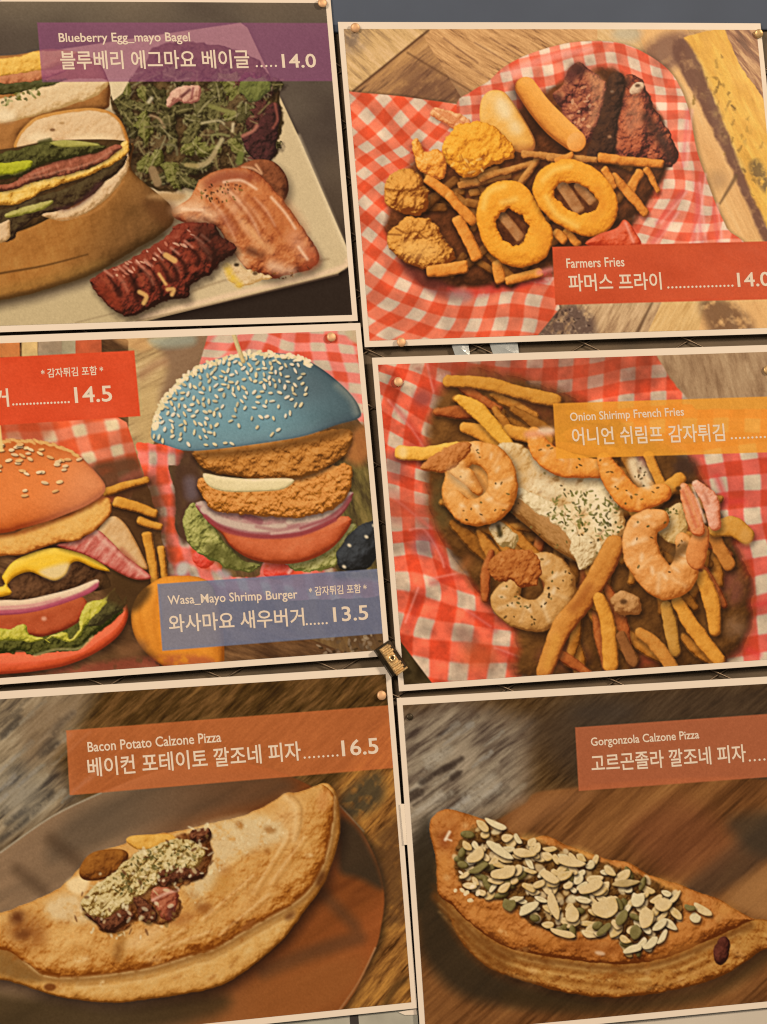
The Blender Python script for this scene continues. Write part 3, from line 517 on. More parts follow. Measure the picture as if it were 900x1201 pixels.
def paint_burgers(cv):
    cv.paint(None, EVERY, grain_fn(['3c2414', '5a3a20', '7c5430', '96683c'], 20, 9, 4, 3, .7, .3, .45, .3, 40))
    # table behind, between the two burgers
    wd = poly([(118, 380), (248, 380), (236, 430), (200, 470), (176, 530), (182, 560), (150, 560), (150, 400)], False)
    cv.paint('table_wood', wd, grain_fn(['7a5a3a', 'a88454', 'c4a068', 'd0ae78'], -25, 6, 6, 9, .7, .4, .55, .15, 40))
    cv.tint(poly([(190, 405), (248, 388), (236, 432), (205, 462), (186, 470), (196, 430)]), '7c5a40', .8, 8); cv.tint(poly([(160, 470), (182, 455), (178, 520), (166, 530)]), 'c4a064', .6, 8)
    cv.tint(poly([(176, 398), (222, 392), (226, 404), (190, 408)]), '88a09c', .75, 6); cv.tint(poly([(134, 398), (164, 394), (176, 408), (160, 412)]), 'cc9458', .6, 5); cv.tint(caps([(165, 440), (182, 428), (192, 425)], 5), '9c6a48', .6, 7)
    # checked paper behind the red burger
    G = [(92, 505, 0, 0), (131, 499, 1, 0), (58, 513, -1, 0), (16, 514, -2, 0), (104, 537, 0, -1), (137, 528, 1, -1), (-60, 520, -4, 0), (-40, 600, -4, -2.4)]
    cl = poly([(-140, 470), (120, 470), (136, 489), (148, 496), (156, 520), (166, 556), (150, 590), (100, 590), (-140, 640)], False)
    cv.paint('checked_paper', cl, gingham(G, 'd8bc94', 'd87450', 'd0542c', .42, .08, .18, 26, 3))
    cv.tint(poly([(-130, 495), (46, 493), (50, 516), (-20, 520), (-130, 540)]), 'a83c1c', .55, 8); cv.tint(poly([(108, 548), (130, 540), (160, 538), (168, 566), (166, 580), (118, 580)]), '5c3820', .9, 6, .2, 12); cv.tint(poly([(140, 562), (165, 552), (168, 566), (150, 578)]), 'a4523c', .7, 5)
    for c, x0, x1 in [('c8763c', -140, 22), ('d0a868', 25, 43), ('a4886a', 44, 72), ('a89878', 72, 88), ('b85430', 88, 118)]: cv.paint(None, poly([(x0, 385), (x1, 385), (x1+1, 420), (x0, 420)], False), lambda x, y, c=c: col(c)*(.85+.3*fbm(x/14, y/14, 4, 3))[..., None])
    # ---- right picture: checked paper and shade behind the blue burger
    rp = poly([(160, 524), (176, 505), (248, 385), (470, 385), (470, 790), (205, 690), (198, 672), (180, 600)], False)
    cv.paint('shade', rp.minus(wd), grain_fn(['3c2818', '5c4026', '74542f', '8c6a3c'], 70, 9, 3, 7, .6, .3, .45, .25, 40))
    G2 = [(306, 395, 0, 0), (336, 407, 1, 0), (266, 398, -1, 0), (247, 415, -1, -1), (297, 411, 0, -.8), (365, 396, 1.8, .5), (375, 417, 2, -.5), (406, 410, 3, 0), (413, 431, 3, -1), (417, 456, 3, -2), (383, 440, 2, -1.5)]
    cv.paint('checked_paper', poly([(246, 384), (470, 384), (470, 500), (425, 500), (380, 440), (230, 440)], False), gingham(G2, 'c8ae98', 'e07a66', 'd05034', .5, .07, .1, 24, 5))
    cv.tint(poly([(406, 388), (432, 386), (430, 405), (412, 400)]), 'c0aa84', .9, 3)
    # narrow strip of paper down its left edge
    G3 = [(179, 537, 0, 0), (178, 577, 0, -1), (190, 600, 0, -2), (200, 540, 1, 0), (193, 634, .2, -3), (212, 668, .5, -4), (256, 680, 2, -4), (232, 658, 1.4, -3.6)]
    st = poly([(160, 528), (172, 520), (200, 524), (214, 530), (208, 546), (196, 548), (206, 580), (206, 620), (226, 644), (246, 644), (258, 656), (262, 674), (300, 676), (308, 660), (330, 658), (362, 668), (440, 670), (440, 700), (205, 700), (196, 660), (182, 600)])
    cv.paint('checked_paper', st.wob(2.5, 10), gingham(G3, 'c4a894', 'e2705c', 'd8502e', .42, .1, .25, 14, 15))
    cv.tint(poly([(205, 545), (226, 528), (240, 600), (216, 640), (204, 610)]), '4c3020', .9, 5, .2, 12); cv.tint(caps([(222, 566), (224, 580)], 7), '6c5a68', .7, 6)
    for e in [(238, 656, 13, 11), (326, 670, 18, 9)]: cv.form(None, ell(*e).wob(3, 9), ['b4301c', 'd4402c', 'e05c48', 'ec8878'], 9, .6, 8, .2, 8)
    cv.tint(ell(213, 668, 7, 9, 30), 'b4c0c4', .85, 4); cv.tint(ell(262, 674, 8, 5, 20), 'a8a0b0', .8, 4); cv.tint(caps([(344, 664), (338, 672)], 2), 'f0b8a4', .8, 2)
    # shade and greens at the right
    cv.paint(None, poly([(396, 505), (460, 490), (470, 680), (390, 680)], False), grain_fn(['302414', '4c3c20', '6c5a2c', '846c38'], 70, 8, 3, 17, .8, .4, .5, .3, 20), 6)
    cv.tint(poly([(400, 520), (426, 498), (440, 520), (424, 545), (406, 540)]), 'b86c34', .8, 8)
    LET = ['4c5220', '78803a', '98a050', 'b4b868', 'd0cc94']
    cv.form('lettuce_leaf', poly([(215, 604), (226, 590), (240, 606), (262, 634), (282, 656), (306, 664), (292, 671), (262, 664), (232, 648), (216, 630)]).wob(3, 9), LET, 9, 1., 8, .22, 9, base=.48, seed=3)
    cv.tint(poly([(240, 640), (262, 640), (292, 664), (270, 668), (248, 658)]), '4a4c1c', .7, 5, .4, 7)
    cv.form('lettuce_leaf', poly([(336, 664), (366, 650), (392, 640), (412, 616), (416, 626), (398, 650), (392, 662), (360, 672)]).wob(3, 8), ['5c6428', '8c9048', 'acb068', 'c8c88c'], 8, 1., 8, .2, 8, base=.5, seed=8)
    cv.form('blue_bun', poly([(394, 652), (404, 634), (420, 618), (440, 612), (446, 640), (430, 668), (400, 668)]).wob(2, 8), ['181a1c', '262c34', '364250', '46586c'], 22, .5, 10, .2, 9, base=.45)
    for p in [(438, 617), (429, 630), (403, 665), (409, 640)]: cv.tint(ell(p[0], p[1], 2.4, 1.8, 30), 'd8ccb0', .9, 1.5)
    # ---- blue burger, bottom to top
    cv.form('tomato_slice', poly([(244, 606), (260, 627), (272, 643), (296, 657), (334, 662), (368, 655), (396, 636), (408, 606), (330, 615)]), ['7c2c12', 'b04c24', 'ca6438', 'd47a4c', 'e09468'], 16, .12, 10, .1, 12, base=.52, lt=(-.2, -.7), sh=(2, 5, 7, .5))
    on = poly([(235, 588), (238, 606), (258, 620), (300, 631), (352, 628), (394, 610), (412, 584), (404, 578), (330, 596)])
    cv.form('onion_slice', on, ['74302c', '98504c', 'b07c74', 'c0a094', 'd0b8ac'], 9, .1, 8, .08, 8, base=.55, lt=(-.2, -.8))
    for P, w, c, a in [([(238, 598), (262, 612), (300, 620), (332, 618)], 4, 'c8ac9e', .9), ([(240, 606), (262, 622), (304, 630), (352, 627), (392, 610)], 2.4, '963e3c', .9), ([(318, 626), (356, 620), (380, 608)], 1.8, 'cca498', .8), ([(338, 612), (374, 606), (398, 592)], 3.4, 'd0b4a6', .9), ([(352, 620), (388, 606), (410, 586)], 1.8, '944844', .8), ([(284, 604), (304, 612)], 4, '884848', .7), ([(300, 618), (326, 622), (350, 616)], 2, 'a46860', .6)]: cv.tint(caps(P, w), c, a, 1.8)
    PAT = ['744012', 'aa6620', 'd0843c', 'dc984c', 'e6b070']
    cv.form('fried_patty', poly([(235, 560), (237, 582), (252, 600), (290, 604), (338, 608), (370, 604), (396, 594), (411, 572), (409, 545), (380, 550), (300, 570)]).wob(2, 6), PAT, 13, 1.1, 6, .2, 7, base=.54, seed=31, lt=(-.2, -.7), sh=(0, 4, 4, .5))
    cv.form('fried_patty', poly([(227, 529), (236, 548), (258, 556), (296, 562), (340, 562), (368, 556), (394, 541), (410, 526), (409, 505), (360, 508), (270, 524)]).wob(2, 6, 3), ['643810', '985a20', 'c07a32', 'd08e46', 'dca868'], 12, .9, 7, .2, 8, base=.5, seed=36, lt=(-.2, -.7), sh=(0, 4, 4, .6))
    cv.form('mayonnaise', poly([(238, 556), (258, 559), (290, 562), (342, 562), (332, 574), (302, 577), (264, 577), (244, 570)]), ['a8905c', 'd0bc84', 'e0d0a0', 'ecdfbc'], 6, .15, 8, .08, 10, base=.6)
    cv.tint(poly([(232, 530), (300, 524), (370, 508), (410, 498), (409, 508), (370, 520), (300, 533), (240, 538)]), '5a3412', .7, 6)
    bun = poly([(177, 514), (183, 484), (197, 461), (216, 441), (241, 426), (278, 416), (315, 414), (347, 418), (371, 429), (394, 446), (413, 465), (422, 481), (420, 491), (393, 499), (359, 511), (315, 519), (254, 527), (219, 529), (196, 523)])
    def blu(c, x, y, t, d):
        k = sstep(300, 410, x-.25*(y-470))[..., None]; c = c*(1-k) + c*np.array([.78, .68, .68])*k
        k = sstep(506, 530, y + .12*(x-200))[..., None]*.3; return c*(1-k) + col('66aad0')*k
    cv.form('blue_bun', bun, ['284e68', '34749a', '3e90ba', '4aa2d0', '70b8de'], 38, .05, 8, .05, 24, base=.7, k=.8, lt=(-.55, -.25), fn=blu, seed=2)
    cv.tint(caps([(396, 452), (412, 468), (418, 484)], 4), '96a8a4', .5, 6); cv.tint(poly([(330, 425), (370, 434), (380, 460), (350, 476), (320, 455)]), '3c5c74', .45, 16)
    def dn(x, y):                             # seeds thick along the crown, thin below
        top = 416 + ((x-290)/110)**2*40; dd = y-top
        return np.clip(1.05-dd/(75 if x > 260 else 105), .05, 1)*(1 if x < 330 else np.clip(1-(x-330)/32, 0, 1))
    scatter(cv, bun.grow(-3), 215, ['ecdcb4', 'e4d0a0', 'd8c494', 'f0e4c4'], (2.5, 3.6), (1.2, 1.8), 21, a=1., shadow=True, dens=dn, soft=.8, gap=5.5)
    rim = spline([(180, 500), (184, 482), (198, 460), (217, 440), (242, 426), (278, 416), (315, 414), (345, 418), (362, 425)], 12, False)
    r = np.random.RandomState(4)
    for p in rim: cv.tint(ell(p[0]+r.uniform(-1, 3), p[1]+r.uniform(-1, 4), r.uniform(2.8, 4.2), r.uniform(1.6, 2.3), r.uniform(0, 180)), ['ecdcb4', 'dcc898', 'e4d4a8'][r.randint(3)], .95, .8)
    cv.form('wooden_pick', caps([(271, 384), (279, 408), (285, 424)], 2.6, False), ['a08450', 'd0b478', 'e0cc98'], 3, 0, 5, .05, 6)
    # ---- fries and pumpkin between the burgers
    FR = ['6c3a10', 'b06c20', 'd08c30', 'dca044', 'e8b868']
    cv.tint(poly([(128, 585), (180, 560), (200, 640), (196, 690), (150, 690), (136, 640)]), '4a2c14', .8, 10, .3, 10)
    for i, (a, b, w) in enumerate([((120, 580), (174, 562), 5), ((160, 610), (190, 618), 5), ((132, 588), (184, 604), 6.5), ((188, 640), (192, 690), 4.5), ((170, 624), (182, 690), 6)]):
        cv.form('french_fry', fry(a, b, w, w-1).wob(1, 9, i), FR, 5, .2, 7, .15, 8, seed=i, sh=(1, 3, 4, .5))
    cv.form('pumpkin', poly([(153, 722), (159, 702), (172, 688), (200, 676), (250, 690), (260, 790), (205, 786), (175, 770), (158, 748)]), ['8c4810', 'c87420', 'e08c2c', 'e89c3c'], 22, .1, 12, .1, 16, base=.55, sh=(-3, 3, 6, .5))
    cv.tint(caps([(170, 692), (163, 720), (172, 756)], 1.5), 'c06c18', .5, 4); cv.tint(caps([(186, 690), (180, 730), (190, 775)], 1.5), 'c4701c', .5, 4)
    cv.tint(poly([(130, 680), (158, 680), (152, 720), (158, 750), (180, 775), (110, 790), (130, 740)]), '4c3018', .75, 8, .3, 10); cv.tint(ell(154, 762, 18, 9, -20), '8c5a34', .6, 8)
    cv.tint(poly([(60, 786), (110, 778), (160, 772), (240, 770), (240, 790), (60, 800)]), 'a04430', .6, 5, .8, 9)
    # ---- red burger, bottom to top
    cv.form('red_bun', poly([(-130, 770), (0, 766), (50, 764), (92, 758), (106, 746), (134, 728), (147, 708), (149, 725), (138, 746), (113, 765), (82, 779), (50, 786), (0, 791), (-130, 795)]), ['8c2c12', 'c84c24', 'e0603a', 'e8744a', 'f09068'], 16, .1, 12, .08, 14, base=.55, lt=(-.2, -.5), sh=(2, 5, 6, .5))
    cv.form('lettuce_leaf', poly([(-130, 745), (0, 742), (60, 742), (100, 726), (116, 718), (144, 712), (134, 728), (108, 746), (94, 762), (68, 764), (40, 769), (20, 764), (0, 768), (-130, 770)]).wob(3, 8), ['242808', '444818', '5e6428', '7c7c3c'], 8, 1., 8, .25, 9, base=.42, seed=5)
    cv.tint(caps([(40, 769), (66, 762), (92, 761), (108, 747)], 1.4), 'b8a464', .7, 2)
    cv.form('tomato_slice', poly([(-130, 722), (0, 720), (60, 710), (94, 700), (102, 716), (84, 735), (50, 747), (30, 745), (0, 748), (-130, 750)]), ['6c2410', 'a4421f', 'bc5830', 'c87044'], 9, .15, 9, .1, 10, base=.5, lt=(-.2, -.6)); cv.tint(ell(51, 726, 3, 2.5), 'e0a07c', .8, 2)
    cv.form('lettuce_leaf', poly([(-130, 742), (0, 738), (14, 736), (28, 733), (34, 744), (46, 748), (58, 754), (54, 748), (76, 742), (82, 750), (92, 740), (92, 730), (98, 714), (104, 706), (116, 704), (124, 700), (134, 690), (130, 702), (124, 712), (116, 724), (100, 734), (94, 746), (80, 754), (60, 748), (40, 753), (0, 752), (-130, 760)]).wob(1.6, 7), ['626818', '98982c', 'b8b43c', 'ccc860', 'e0dc8c'], 6, .7, 7, .18, 7, base=.52, seed=15)
    cv.form('lettuce_leaf', poly([(104, 732), (118, 716), (132, 692), (142, 706), (148, 700), (144, 714), (128, 726), (116, 734)]).wob(3, 7), ['2c2410', '443c1c', '5c5428', '807840'], 6, .9, 6, .25, 7, base=.42)
    cv.form('beef_patty', poly([(-130, 690), (0, 694), (8, 682), (32, 670), (64, 682), (80, 658), (100, 656), (120, 668), (128, 690), (86, 696), (50, 704), (14, 708), (-130, 708)]).wob(1.5, 6), ['26140a', '462a16', '64402450'[:6], '7c5434'], 12, .7, 7, .22, 7, base=.45, seed=6)
    cv.tint(ell(26, 690, 22, 9, -8), '7c5030', .5, 9, .6, 6); cv.tint(poly([(120, 664), (140, 668), (176, 690), (160, 716), (140, 712), (122, 700)]), '4a3016', .85, 6, .2, 9)
    cv.form('onion_slice', poly([(-130, 706), (0, 704), (26, 704), (56, 698), (86, 690), (113, 680), (113, 690), (98, 699), (68, 710), (38, 718), (0, 722), (-130, 726)]), ['8a3440', 'c08074', 'd8ac90', 'e4c4a4', 'ecd4b8'], 8, .1, 8, .06, 8, base=.55, lt=(-.1, -.9)); cv.tint(caps([(-120, 722), (0, 718), (38, 715), (68, 707), (98, 696), (112, 687)], 2.4), 'b04c58', .85, 2); cv.tint(caps([(0, 713), (38, 710), (70, 702)], 1.4), 'c87470', .6, 2)
    cv.form('cheese_slice', poly([(-130, 690), (-6, 690), (2, 676), (14, 660), (34, 650), (62, 643), (90, 648), (112, 657), (128, 670), (110, 667), (92, 659), (82, 662), (76, 674), (64, 681), (50, 677), (34, 671), (18, 676), (8, 686), (2, 700), (-130, 704)]), ['a8700c', 'dca020', 'ecb830', 'f0c448', 'f4d478'], 9, .08, 10, .06, 12, base=.55, lt=(-.2, -.7), sh=(0, 3, 4, .5))
    cv.tint(poly([(46, 670), (62, 664), (80, 661), (76, 674), (64, 680), (52, 677)]), 'e0c490', .8, 4)
    cv.form('bacon_slice', poly([(122, 612), (134, 606), (146, 615), (156, 631), (165, 649), (172, 668), (150, 660), (128, 640), (112, 630)]), ['a0642c', 'c89458', 'd8ac74', 'e0bc8c'], 9, .2, 8, .12, 8, base=.55, sh=(2, 4, 5, .5))
    cv.form('bacon_slice', poly([(66, 640), (92, 634), (112, 622), (128, 634), (144, 650), (162, 664), (176, 676), (172, 680), (158, 680), (142, 674), (122, 663), (96, 650)]), ['843020', 'b45040', 'c8705c', 'd89880', 'e8c0a4'], 7, .25, 8, .12, 8, base=.48, st=(.78, .62, 4, .35), sh=(1, 3, 4, .5))
    cv.tint(caps([(112, 626), (136, 648), (170, 676)], [3, 2.5, 1]), 'e0b094', .6, 3, .4, 8); cv.tint(caps([(142, 646), (156, 660)], 3), '9c4430', .6, 4)
    cv.form('fried_egg', poly([(-130, 632), (0, 628), (24, 622), (56, 612), (80, 605), (104, 592), (123, 584), (130, 590), (128, 604), (112, 621), (90, 634), (66, 637), (46, 644), (22, 651), (0, 652), (-130, 656)]).wob(1.3, 9), ['8c4814', 'c88034', 'dca04c', 'e6b464', 'eec888'], 11, .4, 9, .12, 10, base=.56, lt=(-.1, -.3), sh=(0, 4, 4, .5))
    for i in range(9): cv.tint(caps([(28+i*11, 624-i*4.2), (32+i*11, 617-i*4.2)], 2), 'bc6428', .5, 3)
    cv.tint(caps([(0, 629), (30, 623), (60, 612), (90, 600), (118, 585)], 2.5), '9c4a1c', .7, 4)
    rb = poly([(-120, 570), (-60, 532), (0, 517), (24, 516), (46, 518), (68, 523), (90, 533), (107, 549), (119, 563), (123, 572), (119, 581), (100, 594), (78, 603), (55, 612), (22, 621), (0, 626), (-120, 640)])
    def redb(c, x, y, t, d):
        k = sstep(40, 115, x+.5*(y-560))[..., None]*.5; c = c*(1-k)+col('dc9468')*k
        k = sstep(565, 520, y+.15*x)[..., None]*.45; return c*(1-k)+col('a44c1c')*k
    cv.form('red_bun', rb, ['8c3410', 'c05c22', 'dc7838', 'e48444', 'ec9c68'], 30, .06, 9, .06, 22, base=.52, lt=(-.1, -.3), fn=redb, sh=(1, 3, 5, .4))
    scatter(cv, rb.grow(-3), 80, ['ecc080', 'e4ac68', 'f0cc94'], (3, 4.6), (1.5, 2.1), 8, rot=lambda x, y: 5, shadow=True, dens=lambda x, y: np.clip(1.1-(y-518)/75, .04, 1)*np.clip(1.4-(x-20)/90, .1, 1))
    for p in spline([(0, 517), (24, 516), (46, 518), (68, 523), (90, 533)], 9, False): cv.tint(ell(p[0], p[1]+r.uniform(0, 3), r.uniform(3, 4), 1.6, r.uniform(0, 40)), 'dca45c', .8, .9)
    cv.tint(caps([(-2, 500), (1, 528)], 2.2), 'e0b870', .95, 1.2)
    # crumbs under the blue panel
    scatter(cv, poly([(376, 750), (446, 742), (450, 764), (380, 770)]), 40, ['8a7054', '5c4630', 'a89070', '30200f'], (1.5, 5), (1, 2.5), 14, a=.7)
    # title panels
    cv.paint('title_panel', poly([(-120, 426), (157, 411.5), (164, 488.5), (-120, 507)], False), lambda x, y: ramp(.5+(fbm(x/50, y/40, 5, 3)-.5), ['c83e1c', 'd24824', 'dc5430']))
    tp = poly([(184, 685.5), (470, 665.5), (475, 741), (190, 763.5)], False)
    cv.tint(tp, '5f78b2', .80, .9); w = cv.win(tp.bb, 2); cv.mark('title_panel', w, tp(cv.X[w], cv.Y[w]))
def paint_shrimp(cv):
    G = [(495, 738, 0, 0), (543, 741, 1, 0), (589, 749, 2, 0), (537, 790, 1, -1), (583, 788, 2, -1), (622, 788, 3, -1), (493, 781, 0, -1), (508, 691, 0, 1), (472, 681, -1, 1),
         (529, 665, .8, 1.8), (495, 641, 0, 2), (547, 707, 1, 1), (464, 617, -1, 3), (459, 575, -1, 4), (460, 548, -1, 5), (463, 518, -1, 6), (504, 507, 0, 7), (468, 486, -1, 7),
         (478, 455, -1, 8), (515, 473, 0, 8), (447, 449, -2, 7.7), (489, 430, -1, 9), (456, 430, -2, 8.7), (517, 435, -.1, 9.2), (588, 435, 2, 9.6), (626, 443, 3, 9.4), (700, 418, 5, 10), (728, 440, 5.8, 9)]
    cv.paint('checked_paper', EVERY, gingham(G, 'c2a48c', 'da5e40', 'ca4224', .5, .05, .34, 20, 3))
    for P, a in [([(455, 470), (480, 500), (500, 530)], .5), ([(500, 425), (508, 460)], .6), ([(462, 585), (505, 620)], .6), ([(480, 622), (497, 622), (515, 650), (520, 665)], .6), ([(500, 680), (540, 672)], .5), ([(545, 715), (575, 735)], .5), ([(475, 730), (490, 690)], .5), ([(580, 760), (612, 772)], .5)]:
        cv.tint(caps(P, 1.1), 'f4a898', a, 2.2); cv.tint(caps([(p[0]+5, p[1]+4) for p in P], 3), 'b43426', .5, 5)
    cv.tint(ell(462, 548, 12, 16), '7c5048', .5, 10); cv.tint(ell(496, 640, 12, 12), '705058', .6, 8); cv.tint(ell(545, 748, 10, 16, -30), '8a5c48', .6, 9); cv.tint(ell(560, 770, 22, 16), 'b86030', .45, 12)
    cv.tint(poly([(448, 575), (500, 585), (500, 620), (455, 610)]), 'b4583c', .5, 10); cv.tint(ell(495, 468, 12, 10), '8c4038', .7, 7)
    cv.paint('table_wood', poly([(450, 738), (469, 752), (507, 802), (505, 830), (440, 830)], False), lambda x, y: ramp(fbm(x/12, y/12, 3, 3), ['241808', '3e2e16', '544224']))
    cv.tint(poly([(520, 415), (770, 400), (768, 440), (650, 470), (560, 455)]), '7c3a24', .5, 14, .4, 20)
    cv.paint('table_wood', poly([(757, 395), (960, 395), (960, 480), (815, 480), (786, 445)], False).wob(1, 12), grain_fn(['7c5a3c', '987450', 'ac8860', 'bc9a70'], 75, 8, 3, 21, .7, .3, .5, .15, 40), 1.5)
    G2 = [(843, 569, 0, 0), (882, 566, 1, 0), (881, 606, 1, -1), (890, 644, 1, -2), (895, 684, 1, -3), (897, 732, 1, -4), (860, 696, .1, -3), (863, 738, .1, -4), (836, 536, 0, 1), (930, 640, 2, -2)]
    cv.paint('checked_paper', poly([(760, 525), (970, 505), (980, 800), (770, 800), (800, 650)], False), gingham(G2, 'ccb49c', 'd25c48', 'c24026', .5, .05, .2, 24, 9), 2)
    for P in [[(845, 590), (870, 588)], [(840, 560), (850, 585)], [(875, 712), (905, 706)], [(850, 752), (890, 768)]]: cv.tint(caps(P, 3), 'd03c34', .7, 5)
    # shady hollow of the basket
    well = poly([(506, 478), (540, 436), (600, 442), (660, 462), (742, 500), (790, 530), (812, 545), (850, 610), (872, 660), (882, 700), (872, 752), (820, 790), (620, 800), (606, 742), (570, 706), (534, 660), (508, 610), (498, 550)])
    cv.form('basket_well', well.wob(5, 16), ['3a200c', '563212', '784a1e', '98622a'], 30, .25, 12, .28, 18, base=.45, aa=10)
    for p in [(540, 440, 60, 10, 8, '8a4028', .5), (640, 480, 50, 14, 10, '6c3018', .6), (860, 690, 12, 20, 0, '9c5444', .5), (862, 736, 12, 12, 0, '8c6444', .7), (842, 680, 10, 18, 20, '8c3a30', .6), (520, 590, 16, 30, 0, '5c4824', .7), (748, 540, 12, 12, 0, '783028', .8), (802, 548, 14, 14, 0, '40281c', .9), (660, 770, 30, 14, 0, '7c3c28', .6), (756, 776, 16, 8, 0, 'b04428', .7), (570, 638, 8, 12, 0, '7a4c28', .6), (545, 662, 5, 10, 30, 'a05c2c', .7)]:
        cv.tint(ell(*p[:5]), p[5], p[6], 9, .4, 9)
    r = np.random.RandomState(77); BK = [['5a2c08', '945416', 'b87228', 'cc8a38', 'dca45c'], ['4a2408', '744010', '985a1c', 'ac702c', 'c08844'], ['5c2008', '8c4018', 'ac5824', 'c07438', 'd09058']]
    for i in range(100):                      # heap of fries in the shade
        x, y = r.uniform(520, 870), r.uniform(450, 780)
        if at(well, x, y) > -12: continue
        a = r.uniform(.3, 1.9) if y > 640 else r.uniform(-.5, 1.2); L = r.uniform(20, 46)
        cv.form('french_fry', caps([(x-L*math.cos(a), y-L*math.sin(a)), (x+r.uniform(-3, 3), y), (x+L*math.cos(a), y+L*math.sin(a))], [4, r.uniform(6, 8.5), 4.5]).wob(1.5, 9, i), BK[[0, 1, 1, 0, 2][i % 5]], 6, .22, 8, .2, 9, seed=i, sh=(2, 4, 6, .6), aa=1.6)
    FR = ['7a4212', 'b46c20', 'd48c30', 'e29e40', 'f0bc6c']
    def f(path, r, cs=FR, seed=0, **k): cv.form('french_fry', caps(path, r).wob(1.3, 9, seed), cs, max(np.max(r)*.8, 3), .22, 8, .15, 9, seed=seed, base=.55, sh=(2, 4, 6, .6), **k)
    f([(526, 447), (570, 450), (610, 461), (650, 470)], [7, 8, 8, 8], ['6c3c14', 'a8661f', 'c8842c', 'd4943c', 'e0aa60'], 1)
    f([(596, 506), (640, 516)], [8, 9], seed=2); f([(545, 502), (565, 508), (590, 528)], [6, 9, 8], seed=3); f([(537, 468), (560, 482), (594, 520)], [5, 10, 7], ['8a5016', 'c88424', 'e2a238', 'ecb24c', 'f4c878'], 4)
    f([(470, 531), (500, 532), (535, 524)], [8, 8, 6], ['8c5018', 'c88428', 'e8a840', 'f0b850', 'f4cc84'], 5); cv.tint(ell(472, 531, 5, 7), 'f0cc88', .7, 4)
    f([(760, 536), (776, 572)], 6, seed=6)
    f([(746, 600), (770, 585), (796, 562)], [9, 10, 8], seed=7)
    # cream and onion pile
    pile = poly([(576, 532), (600, 520), (640, 536), (686, 540), (712, 556), (728, 590), (732, 624), (714, 640), (694, 660), (668, 658), (640, 634), (612, 612), (588, 590)])
    cv.form('cream_sauce', pile.wob(3, 10), ['9c6a32', 'c89a5a', 'dcb67c', 'e6ca9a', 'f0deba'], 22, .9, 13, .22, 14, base=.52, seed=9, sh=(3, 6, 8, .5))
    cv.tint(poly([(582, 535), (612, 530), (624, 560), (612, 578), (592, 565)]), 'cc9c5c', .6, 9); cv.tint(poly([(660, 556), (676, 562), (676, 590), (662, 582)]), 'e4cca0', .7, 6); cv.tint(poly([(684, 552), (704, 552), (714, 580), (722, 612), (700, 606), (690, 580)]), 'e4d4ac', .75, 7, .4, 9); cv.tint(caps([(636, 560), (650, 586), (640, 600)], 8), 'a87c44', .45, 9)
    for p in [(640, 572, 20, 9, 15), (690, 585, 18, 16, 0), (706, 616, 16, 12, 20), (668, 604, 14, 8, 30)]: cv.tint(ell(*p), 'f2e2c2', .6, 7, .5, 7)
    cv.form('onion_strip', caps([(598, 590), (630, 612), (656, 634), (688, 656)], [9, 12, 12, 8]), ['744418', 'a06c34', 'b88248', 'cc9c64'], 10, .5, 9, .15, 9, base=.48, lt=(.4, -.6), sh=(-2, 6, 6, .6))
    cv.form('onion_strip', caps([(606, 578), (632, 592), (660, 612), (676, 634)], [6, 9, 8, 5]).wob(3, 9), ['b08c58', 'd8bc8c', 'e8d4ac', 'f2e4c8'], 8, .8, 8, .15, 7, base=.58)
    cv.form('onion_strip', ell(590, 628, 20, 12, 40).wob(3, 9), ['8c6c38', 'c4a068', 'dcc090', 'e8d4ae'], 10, 1., 8, .2, 8, base=.5); cv.tint(caps([(584, 618), (586, 628)], 2.6), '3c3018', .9, 2.4)
    cv.form('onion_strip', poly([(668, 636), (690, 628), (706, 640), (700, 652), (684, 668), (676, 660)]).wob(3, 8), ['9c7844', 'd0b07c', 'e4cca0', 'f0dec0'], 8, 1., 7, .2, 7)
    scatter(cv, poly([(636, 596), (660, 580), (690, 574), (720, 584), (730, 618), (716, 632), (680, 625), (650, 615)]), 120, ['5c6024', '74702c', '48481c', '848040'], (1.4, 3.6), (.8, 1.6), 7, a=.85)
    scatter(cv, pile, 40, ['5c5020', '3c2c10', '806c34'], (1, 2.4), (.8, 1.5), 17, a=.8)
    # shrimps
    SH = ['944a12', 'c8782c', 'e09848', 'eaac62', 'f4c890']; OR = ['9c4814', 'cc7226', 'e09038', 'eaa452', 'f4c080']
    def shr(path, r, cs, seed, herbs=14, seg=True):
        s = caps(path, r).wob(1.2, 10, seed)
        cv.form('shrimp', s, cs, max(r)*.85, .3, 9, .14, 12, base=.53, seed=seed, sh=(3, 5, 8, .6))
        P = spline(np.c_[np.array(path, float), np.array(r, float)], 4, False)
        if seg:
            for i in range(4, len(P)-3, 4):
                t = P[i+1]-P[i-1]; t = t/np.hypot(t[0], t[1]); n = np.array([-t[1], t[0]]); q = P[i][:2]; w = P[i][2]
                cv.tint(caps([q-n*w*.95, q+t[:2]*w*.3, q+n*w*.95], 1), cs[1], .5, 2.4); cv.tint(caps([q-n*w*.6+t[:2]*w*.32, q+n*w*.45+t[:2]*w*.5], 2.4), ['f6e0b8', cs[4]][i % 8 == 0], .3, 3.2); cv.tint(caps([q-n*w*.8-t[:2]*w*.3, q+n*w*.6-t[:2]*w*.15], 2), cs[1], .35, 3.5)
        for i in range(2, len(P)-2, 3):
            q = P[i][:2]; w = P[i][2]; cv.tint(ell(q[0]-w*.3, q[1]-w*.42, w*.26, w*.12, -20+i*7), 'f8e4c0', .38, 2.6)
        scatter(cv, s.grow(-3), herbs, ['5c3c14', '4c441c', '3c2810'], (1, 2.6), (.8, 1.5), seed+60, a=.85)
